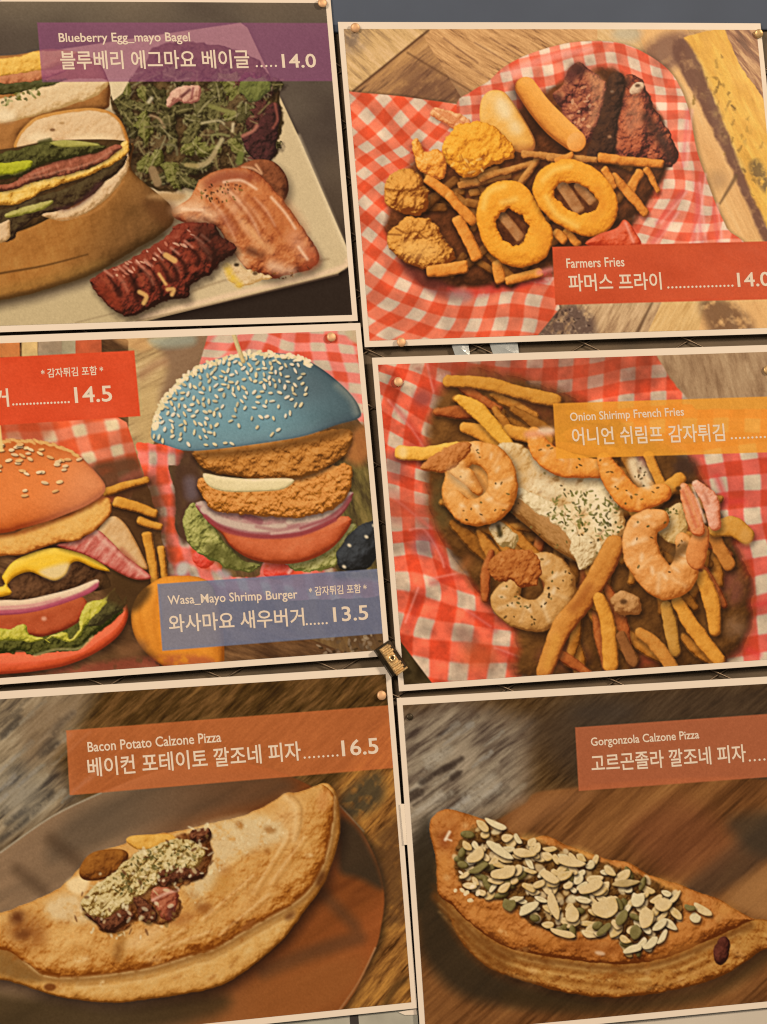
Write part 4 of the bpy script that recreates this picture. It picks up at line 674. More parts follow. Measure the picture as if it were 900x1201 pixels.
    shr([(626, 510), (636, 530), (662, 545), (700, 550)], [9, 14, 15, 11], OR, 31, 6); cv.tint(caps([(618, 510), (645, 508)], 4), 'e09468', .8, 4); cv.tint(ell(640, 505, 10, 4), 'ecd0b0', .7, 4)
    shr([(708, 540), (720, 562), (742, 586), (776, 578)], [9, 14, 15, 11], OR, 33, 12); cv.tint(poly([(736, 540), (752, 540), (764, 566), (758, 574), (742, 562)]), 'ecd4ac', .85, 5, .3, 7); scatter(cv, ell(750, 558, 9, 14, -20), 8, ['4c3810'], (1, 2.2), (.8, 1.3), 3)
    cv.form('shrimp', poly([(508, 540), (530, 524), (556, 519), (582, 530), (598, 552), (603, 580), (594, 602), (570, 613), (544, 612), (524, 598), (517, 576), (521, 556)]).wob(1.5, 9), SH, 26, .25, 9, .12, 12, base=.5, seed=34, sh=(3, 5, 8, .6))
    shr([(560, 576), (548, 560), (536, 548), (552, 532), (576, 538), (588, 558), (586, 584), (568, 599), (546, 600), (532, 586)], [6, 9, 11, 13, 16, 17, 18, 17, 15, 11], SH, 35, 16)
    cv.form('shrimp_tail', poly([(492, 548), (512, 532), (536, 520), (552, 522), (546, 536), (526, 552), (506, 554)]).wob(2.5, 7), ['803a10', 'b06428', 'cc8040', 'dc9c60'], 9, .6, 6, .2, 6); cv.tint(poly([(524, 552), (540, 546), (552, 562), (548, 576), (536, 572)]), 'ecc890', .5, 7); cv.tint(caps([(556, 560), (566, 572)], 4), 'b07034', .6, 5)
    shr([(600, 690), (592, 704), (606, 718), (632, 722), (652, 706), (656, 682), (642, 664), (626, 662)], [11, 17, 18, 19, 19, 18, 16, 12], ['7c4a1c', 'b07838', 'cc9450', 'd8a868', 'e4c08c'], 38, 34)
    cv.form('shrimp_tail', poly([(571, 668), (578, 653), (596, 644), (622, 646), (634, 662), (630, 684), (612, 690), (598, 680), (584, 684)]).wob(2.5, 7), ['6c2c0c', 'a4561f', 'c07434', 'd8985c'], 9, .8, 7, .22, 7)
    cv.form('shrimp', ell(733, 708, 19, 14, 20).wob(3, 9), ['7c461c', 'b07840', 'cc9458', 'dcae78'], 13, .5, 8, .2, 9, sh=(2, 5, 6, .6)); cv.tint(ell(731, 706, 4, 3), '4c2c14', .8, 2)
    f([(720, 640), (706, 668), (684, 704), (658, 738), (638, 788)], [12, 13, 12, 12, 10], ['6c3010', 'a85c1e', 'c47a2e', 'd48c3c', 'e4aa64'], 11); cv.tint(caps([(690, 690), (672, 714)], 5), '8c4014', .5, 7); cv.tint(caps([(652, 748), (642, 780)], 5), 'e0a040', .5, 6)
    f([(702, 702), (712, 732), (716, 780)], [7, 9, 9], seed=12)
    f([(781, 712), (786, 735), (791, 764)], [7, 8, 7], ['6c4018', 'a06a24', 'c08434', 'cc9444', 'd8aa64'], 13); f([(750, 742), (768, 756), (790, 786)], [6, 8, 7], ['6c3c14', 'a46424', 'c47c30', 'd09040', 'dca65c'], 14)
    f([(728, 746), (742, 776)], [6, 7], ['4c2810', '7c4820', '985c2c', 'a87038'], 15)
    f([(836, 630), (854, 662)], [8, 8], ['7c4214', 'ac6424', 'c47c34', 'd0904c'], 16); f([(838, 622), (858, 618), (874, 628)], [9, 12, 10], ['7c4814', 'b47222', 'cc8a34', 'd89c48', 'e4b470'], 17); cv.tint(ell(874, 630, 7, 10, -15), 'd09448', .7, 4)
    f([(822, 676), (834, 706), (838, 740)], [8, 10, 7], seed=18); f([(794, 706), (812, 736), (842, 774)], [7, 9, 8], seed=19)
    cv.form('shrimp', poly([(764, 612), (780, 600), (800, 590), (806, 620), (796, 636), (780, 634)]).wob(2, 7), ['9c7034', 'cca05c', 'dcb87c', 'e8cc9c'], 12, .6, 8, .2, 8); scatter(cv, ell(780, 606, 20, 8, -15), 26, ['5c5020', '74682c'], (1, 2.4), (.8, 1.3), 5)
    shr([(800, 634), (806, 652), (798, 676), (780, 684), (762, 668), (750, 644), (754, 618), (772, 610)], [9, 14, 18, 20, 21, 21, 18, 12], ['9c5018', 'c87c36', 'e09850', 'eaae6a', 'f2c890'], 41, 10); cv.tint(caps([(790, 652), (802, 642)], 6), '5c3c1c', .75, 5)
    cv.form('shrimp_tail', poly([(818, 616), (830, 620), (830, 642), (822, 668), (808, 664), (804, 646)]).wob(1, 8), ['98481a', 'c87434', 'dc8c48', 'e8a868'], 11, .2, 8, .1, 8, base=.55)
    cv.form('shrimp_tail', caps([(816, 568), (832, 588), (838, 616)], [5, 10, 7]).wob(1.5, 8), ['a44c28', 'd07c54', 'e09c78', 'ecb898', 'f4d2b8'], 9, .3, 7, .15, 7, base=.52, sh=(3, 4, 6, .5))
    cv.form('shrimp_tail', caps([(801, 572), (810, 596), (818, 622)], [5, 10, 8]).wob(1.5, 8, 3), ['9c4418', 'cc6c38', 'dc8c54', 'e8a878', 'f0c49c'], 9, .3, 7, .15, 7, base=.52, sh=(2, 3, 5, .5))
    for a, b, c in [((800, 576), (816, 618), 'c4603c'), ((812, 572), (826, 612), 'f4d0b4'), ((826, 580), (830, 590), 'b86848'), ((806, 572), (822, 616), 'e08c64')]: cv.tint(caps([a, b], 1.6), c, .7, 2.5)
    cv.tint(ell(821, 669, 3, 2), '4a2010', .8, 1.5); cv.tint(ell(795, 573, 3, 2.4), '4a2c10', .9, 1.5)
    # title panel, slightly see-through
    tp = poly([(648, 473.5), (960, 463.5), (962, 529), (652, 538.5)], False)
    cv.tint(tp, 'e6962c', .84, .9); w = cv.win(tp.bb, 2); cv.mark('title_panel', w, tp(cv.X[w], cv.Y[w]))
def paint_bacon_calzone(cv):
    cv.paint(None, EVERY, grain_fn(['301c08', '4a3010', '684520', '805828'], -42, 5, 6, 3, .6, .6, .46, .25, 50))
    lw = poly([(-120, 790), (120, 790), (66, 890), (96, 940), (0, 1002), (-120, 1070)], False)
    cv.paint('table_plank', lw, grain_fn(['40342a', '6c5a44', '8c7658', 'a08a6c', 'a08e74'], -42, 7, 7, 7, .7, .4, .44, .35, 44), 20)
    rr = np.random.RandomState(6)
    for i in range(30):
        x, y = rr.uniform(-60, 100), rr.uniform(825, 985); L = rr.uniform(8, 34)
        cv.tint(caps([(x-L*.75, y+L*.66), (x+L*.75, y-L*.66)], [.8, rr.uniform(1.5, 4)]).wob(1.5, 6, i), ['a49a8c', '8a8886', '9c8c74', '463a2e'][i % 4], rr.uniform(.3, .7), 2.6, .5, 5, i)
    for P in [[(2, 862), (22, 842)], [(0, 985), (30, 962), (60, 930)], [(46, 885), (66, 872)], [(8, 965), (30, 950)], [(50, 880), (70, 850), (84, 838)]]: cv.tint(caps(P, 3.5), '38302a', .7, 4, .5, 6)
    cv.tint(poly([(30, 840), (75, 815), (110, 815), (60, 870), (30, 905)]), '7c6040', .6, 14); cv.tint(ell(20, 930, 30, 30), '808488', .35, 22)
    rw = poly([(380, 940), (480, 810), (520, 1210), (390, 1210), (450, 1100), (450, 1000)], False)
    cv.paint('table_plank', rw, grain_fn(['402208', '70441a', '905c26', 'a8702e', 'b87c34'], -48, 5, 6, 12, .8, .7, .5, .25, 34), 8)
    cv.tint(poly([(395, 940), (440, 905), (450, 935), (428, 955), (405, 960)]), '3c3424', .8, 9, .5, 9); cv.tint(poly([(432, 1000), (470, 960), (475, 1070), (452, 1080)]), '58381c', .7, 8, .4, 8); cv.tint(caps([(448, 1185), (462, 1160), (474, 1150)], 4), '4a3014', .7, 5)
    # round wooden board
    bd = poly([(-120, 1090), (-60, 1040), (0, 1000), (60, 958), (118, 930), (200, 900), (290, 896), (360, 920), (408, 955), (437, 1000), (450, 1045), (447, 1085), (436, 1122), (394, 1192), (300, 1260), (-120, 1290)])
    def bfn(x, y):
        t = fbm((x*.5+y*.86)/26, (-x*.86+y*.5)/150, 5, 4); k = sstep(120, 330, x)[..., None]
        return ramp(t, ['54402c', '785c40', '92704e', '9e7c58'])*(1-k) + ramp(t, ['582a0e', '7c4018', '904a1e', 'a05828'])*k
    cv.shadow(bd, 3, 5, 8, .5); cv.paint('wooden_board', bd, bfn, 1.5)
    cv.tint(caps([(0, 1000), (60, 958), (118, 930)], .8), 'b0a490', .8, 1.3); cv.tint(caps([(398, 945), (426, 975)], .8), '8c7050', .8, 1.4); cv.tint(caps([(440, 1112), (420, 1152), (394, 1190)], .8), 'b08458', .7, 1.4)
    cv.tint(poly([(398, 960), (420, 972), (440, 1008), (449, 1042), (420, 1030), (398, 1022), (396, 990)]), '33281a', .88, 7); cv.tint(poly([(230, 905), (320, 905), (345, 925), (300, 945), (180, 970), (60, 1010), (80, 960), (150, 925)]), '4a3c2c', .55, 14)
    for P, w in [([(60, 985), (90, 1010), (100, 1020)], 8), ([(20, 1020), (50, 1045)], 7), ([(380, 1050), (415, 1085)], 7), ([(310, 1140), (360, 1120), (420, 1100)], 9)]: cv.tint(caps(P, w), '45301e', .5, 8)
    cv.tint(poly([(300, 1150), (420, 1120), (400, 1180), (300, 1205), (220, 1205)]), '8a5224', .55, 16); cv.tint(poly([(-100, 1160), (60, 1172), (130, 1180), (260, 1165), (220, 1200), (-100, 1230)]), '3a2a14', .8, 12)
    # calzone
    out = poly([(-70, 1105), (-30, 1080), (0, 1071), (14, 1067), (36, 1058), (64, 1045), (80, 1032), (92, 1019), (107, 1003), (128, 995), (146, 990), (152, 983), (188, 978), (214, 974), (247, 966), (287, 956), (321, 940), (334, 931), (346, 930), (362, 925), (380, 919), (391, 925), (396, 940), (398, 978), (390, 1009), (377, 1040), (355, 1071), (334, 1099), (310, 1121), (280, 1144), (250, 1159), (213, 1166), (160, 1174), (126, 1176), (80, 1171), (48, 1163), (21, 1154), (0, 1149), (-70, 1140)])
    DO = ['743808', 'a86420', 'c68a42', 'd4a058', 'e2be84']
    cv.form('calzone_rim', out.wob(1, 9), ['703e0c', 'b0742e', 'ce984e', 'dab06c', 'e6c488'], 12, .25, 9, .14, 9, base=.55, lt=(-.3, -.4), sh=(5, 8, 12, .7))
    seam = [(-60, 1108), (0, 1113), (28, 1128), (50, 1144), (80, 1147), (122, 1144), (174, 1136), (228, 1120), (252, 1113), (296, 1087), (340, 1063), (366, 1040), (382, 1006), (391, 960), (392, 935)]
    top = poly([(-70, 1105), (-30, 1080), (0, 1071), (14, 1067), (36, 1058), (64, 1045), (80, 1032), (92, 1019), (107, 1003), (128, 995), (146, 990), (152, 983), (188, 978), (214, 974), (247, 966), (287, 956), (321, 940), (334, 931), (346, 930), (362, 925), (378, 921)] + [seam[k] for k in range(len(seam)-1, -1, -1)])
    cv.tint(caps(seam, 6), '7a4a1c', .75, 6); cv.tint(poly([(-60, 1112), (0, 1118), (26, 1132), (48, 1150), (20, 1150), (0, 1144), (-60, 1130)]), '6a4218', .7, 6)
    cv.form('calzone_top', top.wob(1.2, 9), DO, 22, .5, 14, .17, 15, base=.55, seed=14, lt=(-.35, -.55))
    cv.tint(caps(seam[2:], 1.1), 'e0b878', .6, 2.6, .8, 10)
    for k in (12, 16): cv.tint(caps([(p[0]+k*.2, p[1]+k*.75) for p in seam[4:11]], 1.2), ['9c6428', 'dcb474'][k == 16], .6, 3.4, 1., 12)
    cv.tint(caps([(340, 932), (352, 945), (352, 968), (346, 985)], 1.4), '9c6a30', .6, 2.5); cv.tint(caps([(334, 935), (346, 950), (344, 985)], 3), 'ecca90', .5, 5); cv.tint(poly([(374, 930), (386, 928), (382, 950), (372, 948)]), 'cc8848', .6, 5)
    for p in [(335, 965, 16, 30, 15, 'dcae70', .5), (300, 985, 22, 14, -30, 'c48844', .5), (255, 1035, 16, 12, 0, 'b4762c', .6), (238, 1065, 9, 7, 0, '8c4e1c', .8), (262, 1020, 8, 6, 0, 'a8682c', .6), (212, 1078, 16, 7, -15, 'a4622a', .7), (30, 1092, 22, 17, 20, '8c5020', .75), (20, 1076, 8, 7, 0, '5c2c10', .9), (26, 1096, 9, 6, 0, '6c3814', .8), (48, 1102, 8, 6, 0, 'a46428', .6), (141, 1110, 6, 20, 8, 'a06a2c', .75), (137, 1117, 5, 10, 8, '8a5420', .7), (90, 1112, 10, 7, 0, 'bc8038', .5), (300, 1050, 30, 14, -40, 'cc9450', .4), (290, 1085, 10, 3, -35, '9c5c28', .7), (330, 1020, 8, 18, 20, 'c08440', .4), (170, 1098, 26, 10, -30, 'e8c084', .5), (80, 1100, 26, 12, 0, 'e4b46c', .5), (376, 1031, 5, 9, 25, '5c3010', .9), (340, 1074, 7, 4, -35, '70401a', .85)]:
        cv.tint(ell(*p[:5]), p[5], p[6], min(p[2], p[3])*.8+1, .35, 7)
    for a, b in [((168, 1125), (220, 1092)), ((240, 1082), (300, 1030)), ((300, 1050), (340, 985)), ((260, 1100), (318, 1052)), ((195, 1115), (250, 1095)), ((320, 1040), (360, 985))]: cv.tint(caps([a, b], .9), 'a06a2c', .45, 2.5); cv.tint(caps([(a[0]-4, a[1]-3), (b[0]-4, b[1]-3)], 1.2), 'f0cc94', .4, 3)
    fl = poly([(205, 985), (240, 968), (290, 957), (325, 962), (330, 985), (290, 1000), (262, 1015), (248, 1040), (228, 1060), (215, 1030), (240, 1000)])
    cv.tint(fl, 'd8be8a', .75, 9, .7, 8); cv.tint(poly([(52, 1062), (78, 1048), (110, 1060), (118, 1080), (90, 1082), (60, 1078)]), 'dcc08c', .75, 7, .5, 8); cv.tint(poly([(78, 1034), (92, 1028), (104, 1032), (98, 1048), (82, 1046)]), 'ecd098', .8, 4)
    scatter(cv, fl, 90, ['e0c898', 'd4b47c', 'd8bc88'], (1, 3), (.8, 2), 6, a=.6)
    r = np.random.RandomState(8)
    for i in range(70):                       # blisters and browning
        x, y = r.uniform(10, 385), r.uniform(930, 1160)
        if at(out, x, y) > -4: continue
        cv.tint(ell(x, y, r.uniform(2, 9), r.uniform(1.5, 4.5), r.uniform(-60, 10)), ['a05c1c', '8c4c14', 'b47830', 'e8c68c'][i % 4], r.uniform(.25, .65), r.uniform(2, 5), .8, 5, i)
    # filling
    cv.form('bacon_piece', poly([(96, 1064), (108, 1042), (148, 1008), (180, 990), (216, 977), (246, 982), (242, 1024), (212, 1042), (210, 1072), (190, 1086), (164, 1078), (146, 1090), (124, 1094), (104, 1080)]).wob(4, 10), ['4a2208', '74401a', '98602e', 'b88850'], 8, 1., 8, .3, 8, base=.45, aa=2)
    cv.form('potato_slice', poly([(92, 1022), (100, 1006), (114, 998), (140, 996), (150, 1004), (140, 1022), (118, 1032), (98, 1032)]), ['4a2208', '7c4414', '9c5e20', 'b47c3c'], 10, .5, 8, .2, 8, base=.45)
    cv.form('potato_slice', poly([(148, 988), (152, 981), (176, 979), (200, 979), (206, 988), (190, 998), (164, 998)]), ['9c6420', 'd09438', 'e0aa4e', 'e8be70'], 8, .4, 7, .14, 8)
    cv.form('melted_cheese', poly([(96, 1062), (104, 1044), (130, 1026), (150, 1006), (176, 994), (206, 984), (232, 990), (240, 1004), (228, 1018), (204, 1030), (180, 1040), (160, 1052), (140, 1068), (112, 1078)]).wob(3, 9), ['6c4a1c', '9c7c3e', 'c4a868', 'd0b87c', 'dcc890'], 7, 1.5, 7, .4, 7, base=.52, sh=(1, 3, 5, .4))
    for P in [[(98, 1070), (112, 1084), (130, 1094), (142, 1084), (156, 1072), (140, 1068), (120, 1078)], [(156, 1052), (170, 1056), (184, 1072), (176, 1082), (164, 1078)], [(184, 1024), (208, 1018), (236, 1022), (234, 1030), (206, 1034), (190, 1042)], [(222, 976), (240, 970), (246, 980), (236, 988), (224, 986)]]:
        cv.form('bacon_piece', poly(P).wob(2.5, 7), ['301408', '582c18', '7c4628', 'a0684a'], 7, 1., 5, .35, 5, base=.45, sh=(1, 2, 3, .5))
    cv.form('bacon_piece', poly([(176, 1046), (192, 1040), (208, 1048), (206, 1066), (196, 1080), (184, 1068)]).wob(2.5, 7), ['5c2414', '94482c', 'b46844', 'd09a78'], 7, .7, 6, .25, 6); cv.tint(caps([(178, 1056), (194, 1048), (208, 1044)], 1.6), 'dca888', .8, 2); cv.tint(ell(200, 1070, 4, 7, 20), '4c241c', .7, 3)
    scatter(cv, poly([(120, 1050), (140, 1020), (170, 996), (220, 988), (234, 1004), (190, 1030), (150, 1052)]), 110, ['544a1c', '6c5c28', '443814', '7c6c38'], (1, 3.6), (.8, 1.9), 9, a=.75)
    scatter(cv, poly([(95, 1060), (140, 1026), (200, 990), (236, 998), (170, 1046), (120, 1078)]), 50, ['dccc98', 'd4c084'], (1, 3), (1, 2), 19, a=.7)
    scatter(cv, poly([(84, 1060), (110, 1030), (150, 1000), (215, 972), (262, 975), (250, 1030), (215, 1060), (190, 1095), (130, 1102), (95, 1088)]), 120, ['dcc898', 'd0b47c', 'e2d0a4', '7c5c2c', '5c3014'], (1, 4.5), (.8, 2.4), 61, a=.75, soft=1.2)
    cv.tint(ell(58, 1158, 7, 4.5), '70380f', .9, 2)
    tp = poly([(77, 857), (480, 825.5), (484, 899), (81, 933)], False)
    cv.tint(tp, 'c46632', .76, .9); w = cv.win(tp.bb, 2); cv.mark('title_panel', w, tp(cv.X[w], cv.Y[w]))

def paint_gorgonzola_calzone(cv):
    cv.paint(None, EVERY, grain_fn(['2c1a08', '482f14', '5e4222', '6c5030'], -38, 5, 6, 23, .55, .6, .45, .2, 60))
    lw = poly([(440, 850), (530, 820), (620, 850), (612, 940), (560, 965), (500, 1000), (440, 1060)], False)
    cv.paint('table_plank', lw, grain_fn(['44342a', '6c5a4a', '8c7a66', 'a08c78', 'a08c74'], -37, 7, 7, 27, .6, .35, .4, .35, 44), 24)
    rr = np.random.RandomState(3)
    for i in range(26):
        x, y = rr.uniform(470, 590), rr.uniform(850, 985); L = rr.uniform(8, 34)
        cv.tint(caps([(x-L*.8, y+L*.6), (x+L*.8, y-L*.6)], [.8, rr.uniform(1.5, 4)]).wob(1.5, 6, i), ['a49c92', '8c8a8a', '9c8c78', '4a3c30'][i % 4], rr.uniform(.3, .7), 2.6, .5, 5, i)
    for P, w in [([(494, 918), (514, 905), (530, 898)], 4), ([(474, 938), (490, 930)], 6), ([(520, 902), (540, 890)], 3), ([(484, 945), (540, 905)], 1), ([(530, 912), (536, 908)], 4)]: cv.tint(caps(P, w), '3a2c22', .8, 3, .3, 6)
    for P in [[(500, 890), (525, 880)], [(545, 935), (575, 912)], [(540, 950), (580, 925)], [(500, 900), (515, 890)]]: cv.tint(caps(P, 5), 'a8a49c', .5, 6, .7, 5)
    cv.tint(ell(705, 836, 40, 18), '363028', .5, 20); cv.tint(poly([(640, 830), (960, 800), (960, 930), (700, 930)]), '3c2e24', .55, 25)
    bd = poly([(540, 990), (585, 960), (614, 943), (628, 930), (674, 924), (760, 915), (900, 915), (1020, 960), (1020, 1200), (900, 1240), (440, 1260), (480, 1100)])
    def bfn(x, y):
        u = x*.74-y*.67; v = x*.67+y*.74
        t = .5+.95*(fbm(u/160, v/17, 9, 4)-.5)+.55*(fbm(u/34, v/3, 19, 4)-.5); return ramp(np.clip(t, 0, 1), ['38200c', '583214', '744620', '865428', '986432'])
    cv.paint('wooden_board', bd, bfn, 2.5)
    cv.tint(poly([(600, 945), (640, 930), (700, 927), (640, 965), (600, 975)]), '9a6438', .5, 12); cv.tint(poly([(820, 1020), (905, 958), (905, 1000), (840, 1050), (800, 1045)]), '3c2c20', .6, 9); cv.tint(poly([(855, 960), (960, 950), (960, 1010), (880, 1000)]), '3a2e20', .75, 12); cv.tint(poly([(850, 1055), (905, 1010), (960, 1010), (960, 1080), (900, 1078)]), 'a87440', .7, 10); cv.tint(poly([(735, 975), (800, 940), (860, 990), (790, 1030)]), '7c4426', .5, 20)
    # calzone
    out = poly([(503, 966), (512, 954), (525, 949), (546, 955), (567, 962), (590, 973), (616, 984), (639, 981), (663, 992), (693, 1002), (712, 1009), (735, 1012), (759, 1026), (793, 1037), (820, 1048), (841, 1055), (863, 1068), (882, 1077), (904, 1080), (922, 1089), (918, 1102), (890, 1117), (849, 1143), (807, 1157), (760, 1166), (713, 1170), (667, 1165), (620, 1153), (573, 1135), (544, 1110), (526, 1078), (517, 1042), (512, 1012), (506, 990)])
    cv.tint(poly([(478, 1000), (503, 960), (520, 1040), (545, 1110), (600, 1150), (700, 1178), (560, 1175), (500, 1130), (486, 1080)]), '2c2214', .85, 12); cv.tint(poly([(600, 1160), (720, 1172), (830, 1155), (900, 1110), (900, 1130), (820, 1175), (700, 1190), (600, 1180)]), '3a2812', .7, 9)
    cv.form('calzone_rim', out.wob(1.3, 9), ['5c2c06', '8c4e16', 'b07430', 'c08a42', 'd0a464'], 13, .7, 9, .26, 10, base=.52, lt=(-.1, -.4), seed=4, sh=(2, 6, 8, .5), st=(.98, .2, 7, .16))
    seam = [(512, 1046), (526, 1060), (560, 1091), (596, 1112), (654, 1124), (727, 1131), (780, 1123), (834, 1101), (866, 1086), (880, 1080)]
    cv.tint(caps([(p[0]-2, p[1]+6) for p in seam], 5), '6a3c14', .7, 5)
    for k, c in ((9, 'd0a058'), (14, '743e10'), (19, 'd4a860'), (25, '7c4412'), (31, 'cc9850')): cv.tint(caps([(p[0]+(2 if i < 4 else 0), p[1]+k*(.75 if i < 2 else 1)) for i, p in enumerate(seam[:-1])], [.4, 1.6, 2, 1.6, 1.2, 1.8, 1.4, 1, .4]), c, .6, 4, 1.2, 13)
    cv.tint(poly([(508, 1040), (526, 1058), (560, 1096), (600, 1120), (585, 1142), (545, 1112), (522, 1078)]), '6a3a10', .6, 9, .4, 9)
    top = poly([(503, 966), (512, 954), (525, 949), (546, 955), (567, 962), (590, 973), (616, 984), (639, 981), (663, 992), (693, 1002), (712, 1009), (735, 1012), (759, 1026), (793, 1037), (820, 1048), (841, 1055), (863, 1068), (882, 1078)] + seam[::-1] + [(511, 1012), (506, 990)])
    cv.form('calzone_top', top.wob(1.2, 8), ['5c2806', '945018', 'b87030', 'c88440', 'dca468'], 20, .6, 12, .22, 11, base=.52, seed=24, lt=(-.3, -.55))
    for p in [(526, 978, 14, 18, 0, '9c5420', .6), (520, 985, 7, 9, 0, '843c18', .6), (520, 1020, 8, 18, 0, 'cc8438', .5), (560, 1070, 24, 10, 40, 'c88038', .5), (590, 1095, 20, 8, 25, 'bc742e', .5), (700, 1112, 40, 8, 4, '94501c', .6), (640, 1105, 20, 8, 10, 'b46c28', .5), (620, 985, 14, 6, 10, 'd8a050', .6), (680, 1002, 14, 6, 15, 'dca450', .6), (780, 1040, 20, 8, 15, 'c8883c', .6), (850, 1068, 14, 8, 20, 'c08038', .6), (800, 1095, 22, 10, -15, 'bc7430', .5), (790, 1115, 30, 5, -18, 'ac6826', .6)]:
        cv.tint(ell(*p[:5]), p[5], p[6], min(p[2], p[3])*.9+1, .4, 7)
    cv.tint(caps([(521, 985), (526, 976)], 1.6), 'ecd8b8', .85, 1.8); cv.tint(caps([(522, 984), (528, 986)], 1), 'ecd8b8', .7, 1.5)
    r = np.random.RandomState(18)
    for i in range(80):
        x, y = r.uniform(510, 900), r.uniform(955, 1165)
        if at(out, x, y) > -4: continue
        cv.tint(ell(x, y, r.uniform(2, 10), r.uniform(1.5, 4.5), r.uniform(-20, 40)), ['8c4610', '743608', 'd49c54', 'b06c28', 'e0b070'][i % 5], r.uniform(.25, .6), r.uniform(2, 4.5), .8, 5, i)
    # topping: seeds, then almond flakes
    tpz = poly([(532, 1000), (540, 984), (562, 964), (580, 968), (606, 982), (640, 990), (690, 1006), (740, 1024), (780, 1042), (800, 1062), (790, 1086), (764, 1108), (736, 1116), (712, 1096), (672, 1094), (628, 1088), (594, 1058), (562, 1052), (540, 1038)])
    cv.form('seed_topping', tpz.wob(4, 9), ['321a06', '553210', '7a5222', '98703a'], 10, 1., 8, .3, 8, base=.45, aa=3)
    scatter(cv, tpz, 90, ['dcc08c', 'd0ac70', 'e2cc9c'], (3, 8), (2, 5), 44, a=.8, soft=1.6)
    r = np.random.RandomState(12); SEED = ['40300c', '645426', '847440', 'a09058']; ALM = ['8c6424', 'c0964e', 'd2b074', 'dcbe88', 'e6cea0']; PAL = ['a08c5c', 'ccb484', 'd8c69c', 'e2d4b0']
    spots = []
    while len(spots) < 150:
        x, y = r.uniform(530, 805), r.uniform(960, 1118)
        if at(tpz, x, y) < -1 and all((x-a)**2+(y-b)**2 > 42 for a, b in spots): spots.append((x, y))
        elif r.rand() < .002: spots.append((x, y)) if at(tpz, x, y) < 0 else None
    for k, (x, y) in enumerate(spots):
        edge = y > 1035+.22*(x-560) or x < 570; t = r.rand()
        if t < (.26 if edge else .1): cv.form('pumpkin_seed', ell(x, y, r.uniform(6, 9), r.uniform(3.4, 5), r.uniform(0, 180)), SEED, 4, .2, 5, .15, 5, seed=k, sh=(1, 2, 2.5, .6))
        else:
            a = r.uniform(-60, 60); L = r.uniform(6, 11); W = r.uniform(3.5, 7)
            cv.form('almond_flake', flake(x, y, L, W, a, k), PAL if t > .8 else ALM, 1.8, .12, 8, .16, 6, seed=k, base=r.uniform(.45, .72), k=.55, sh=(1.4, 2.4, 2.2, .7))
            cv.tint(caps([(x-L*.5*math.cos(math.radians(a)), y-L*.5*math.sin(math.radians(a))), (x+L*.4*math.cos(math.radians(a)), y+L*.4*math.sin(math.radians(a)))], .5), 'b8924c', .4, 1.2)
    for (x, y, L, W, a, cs) in [(580, 966, 13, 4.5, 25, PAL), (556, 1002, 11, 7, -35, ALM), (590, 1022, 14, 8, -15, ALM), (584, 996, 17, 6, 35, PAL), (614, 1000, 14, 5, 5, ALM), (668, 1010, 15, 7, 10, ALM), (644, 1028, 11, 7, 30, ALM), (618, 1065, 13, 6, -30, PAL), (648, 1062, 14, 7, 75, ALM), (670, 1072, 10, 8, 80, ALM), (708, 1062, 14, 12, -20, ALM), (690, 1040, 13, 8, -20, ALM), (658, 1094, 13, 5, 15, ALM), (746, 1054, 7, 11, 15, PAL), (756, 1075, 9, 12, 10, ALM), (776, 1060, 9, 9, 0, ALM), (822, 1066, 12, 5, 35, ALM), (740, 1113, 11, 4.5, -20, PAL), (760, 1106, 10, 5, -35, PAL), (775, 1098, 10, 4, -60, PAL), (733, 1035, 15, 4.5, -4, ['6c4c1c', 'a08048', 'bc9c64', 'ccb080']), (728, 1076, 5, 10, 30, SEED), (744, 1092, 6, 10, 10, SEED), (814, 1076, 6, 6, 0, PAL), (808, 1064, 6, 4, 20, SEED), (596, 1060, 7, 9, 20, SEED), (560, 1018, 12, 4, -25, SEED), (706, 1090, 10, 5, -40, SEED)]:
        cv.form('almond_flake' if cs is not SEED else 'pumpkin_seed', flake(x, y, L*1.15, W*1.15, a, int(x+y)), cs, 1.8, .12, 9, .15, 7, base=.6, k=.55, seed=int(x), sh=(1.6, 2.8, 2.6, .7))
    scatter(cv, poly([(526, 1035), (545, 1020), (560, 1050), (545, 1056)]), 10, ['ecd8b0', 'dcc08c'], (2, 4), (1.5, 2.6), 4); cv.tint(ell(702, 1118, 6, 2.5, 10), 'e0bc94', .7, 2)
    cv.form('burnt_hole', ell(845, 1115, 9.5, 17, 12).wob(1.5, 7), ['2c100a', '4c2014', '6c3424', '8c5440'], 9, .6, 7, .25, 7, base=.4)
    tp = poly([(673, 853.5), (980, 832), (984, 905.5), (677, 928)], False)
    cv.tint(tp, 'b45f38', .84, .9); w = cv.win(tp.bb, 2); cv.mark('title_panel', w, tp(cv.X[w], cv.Y[w]))
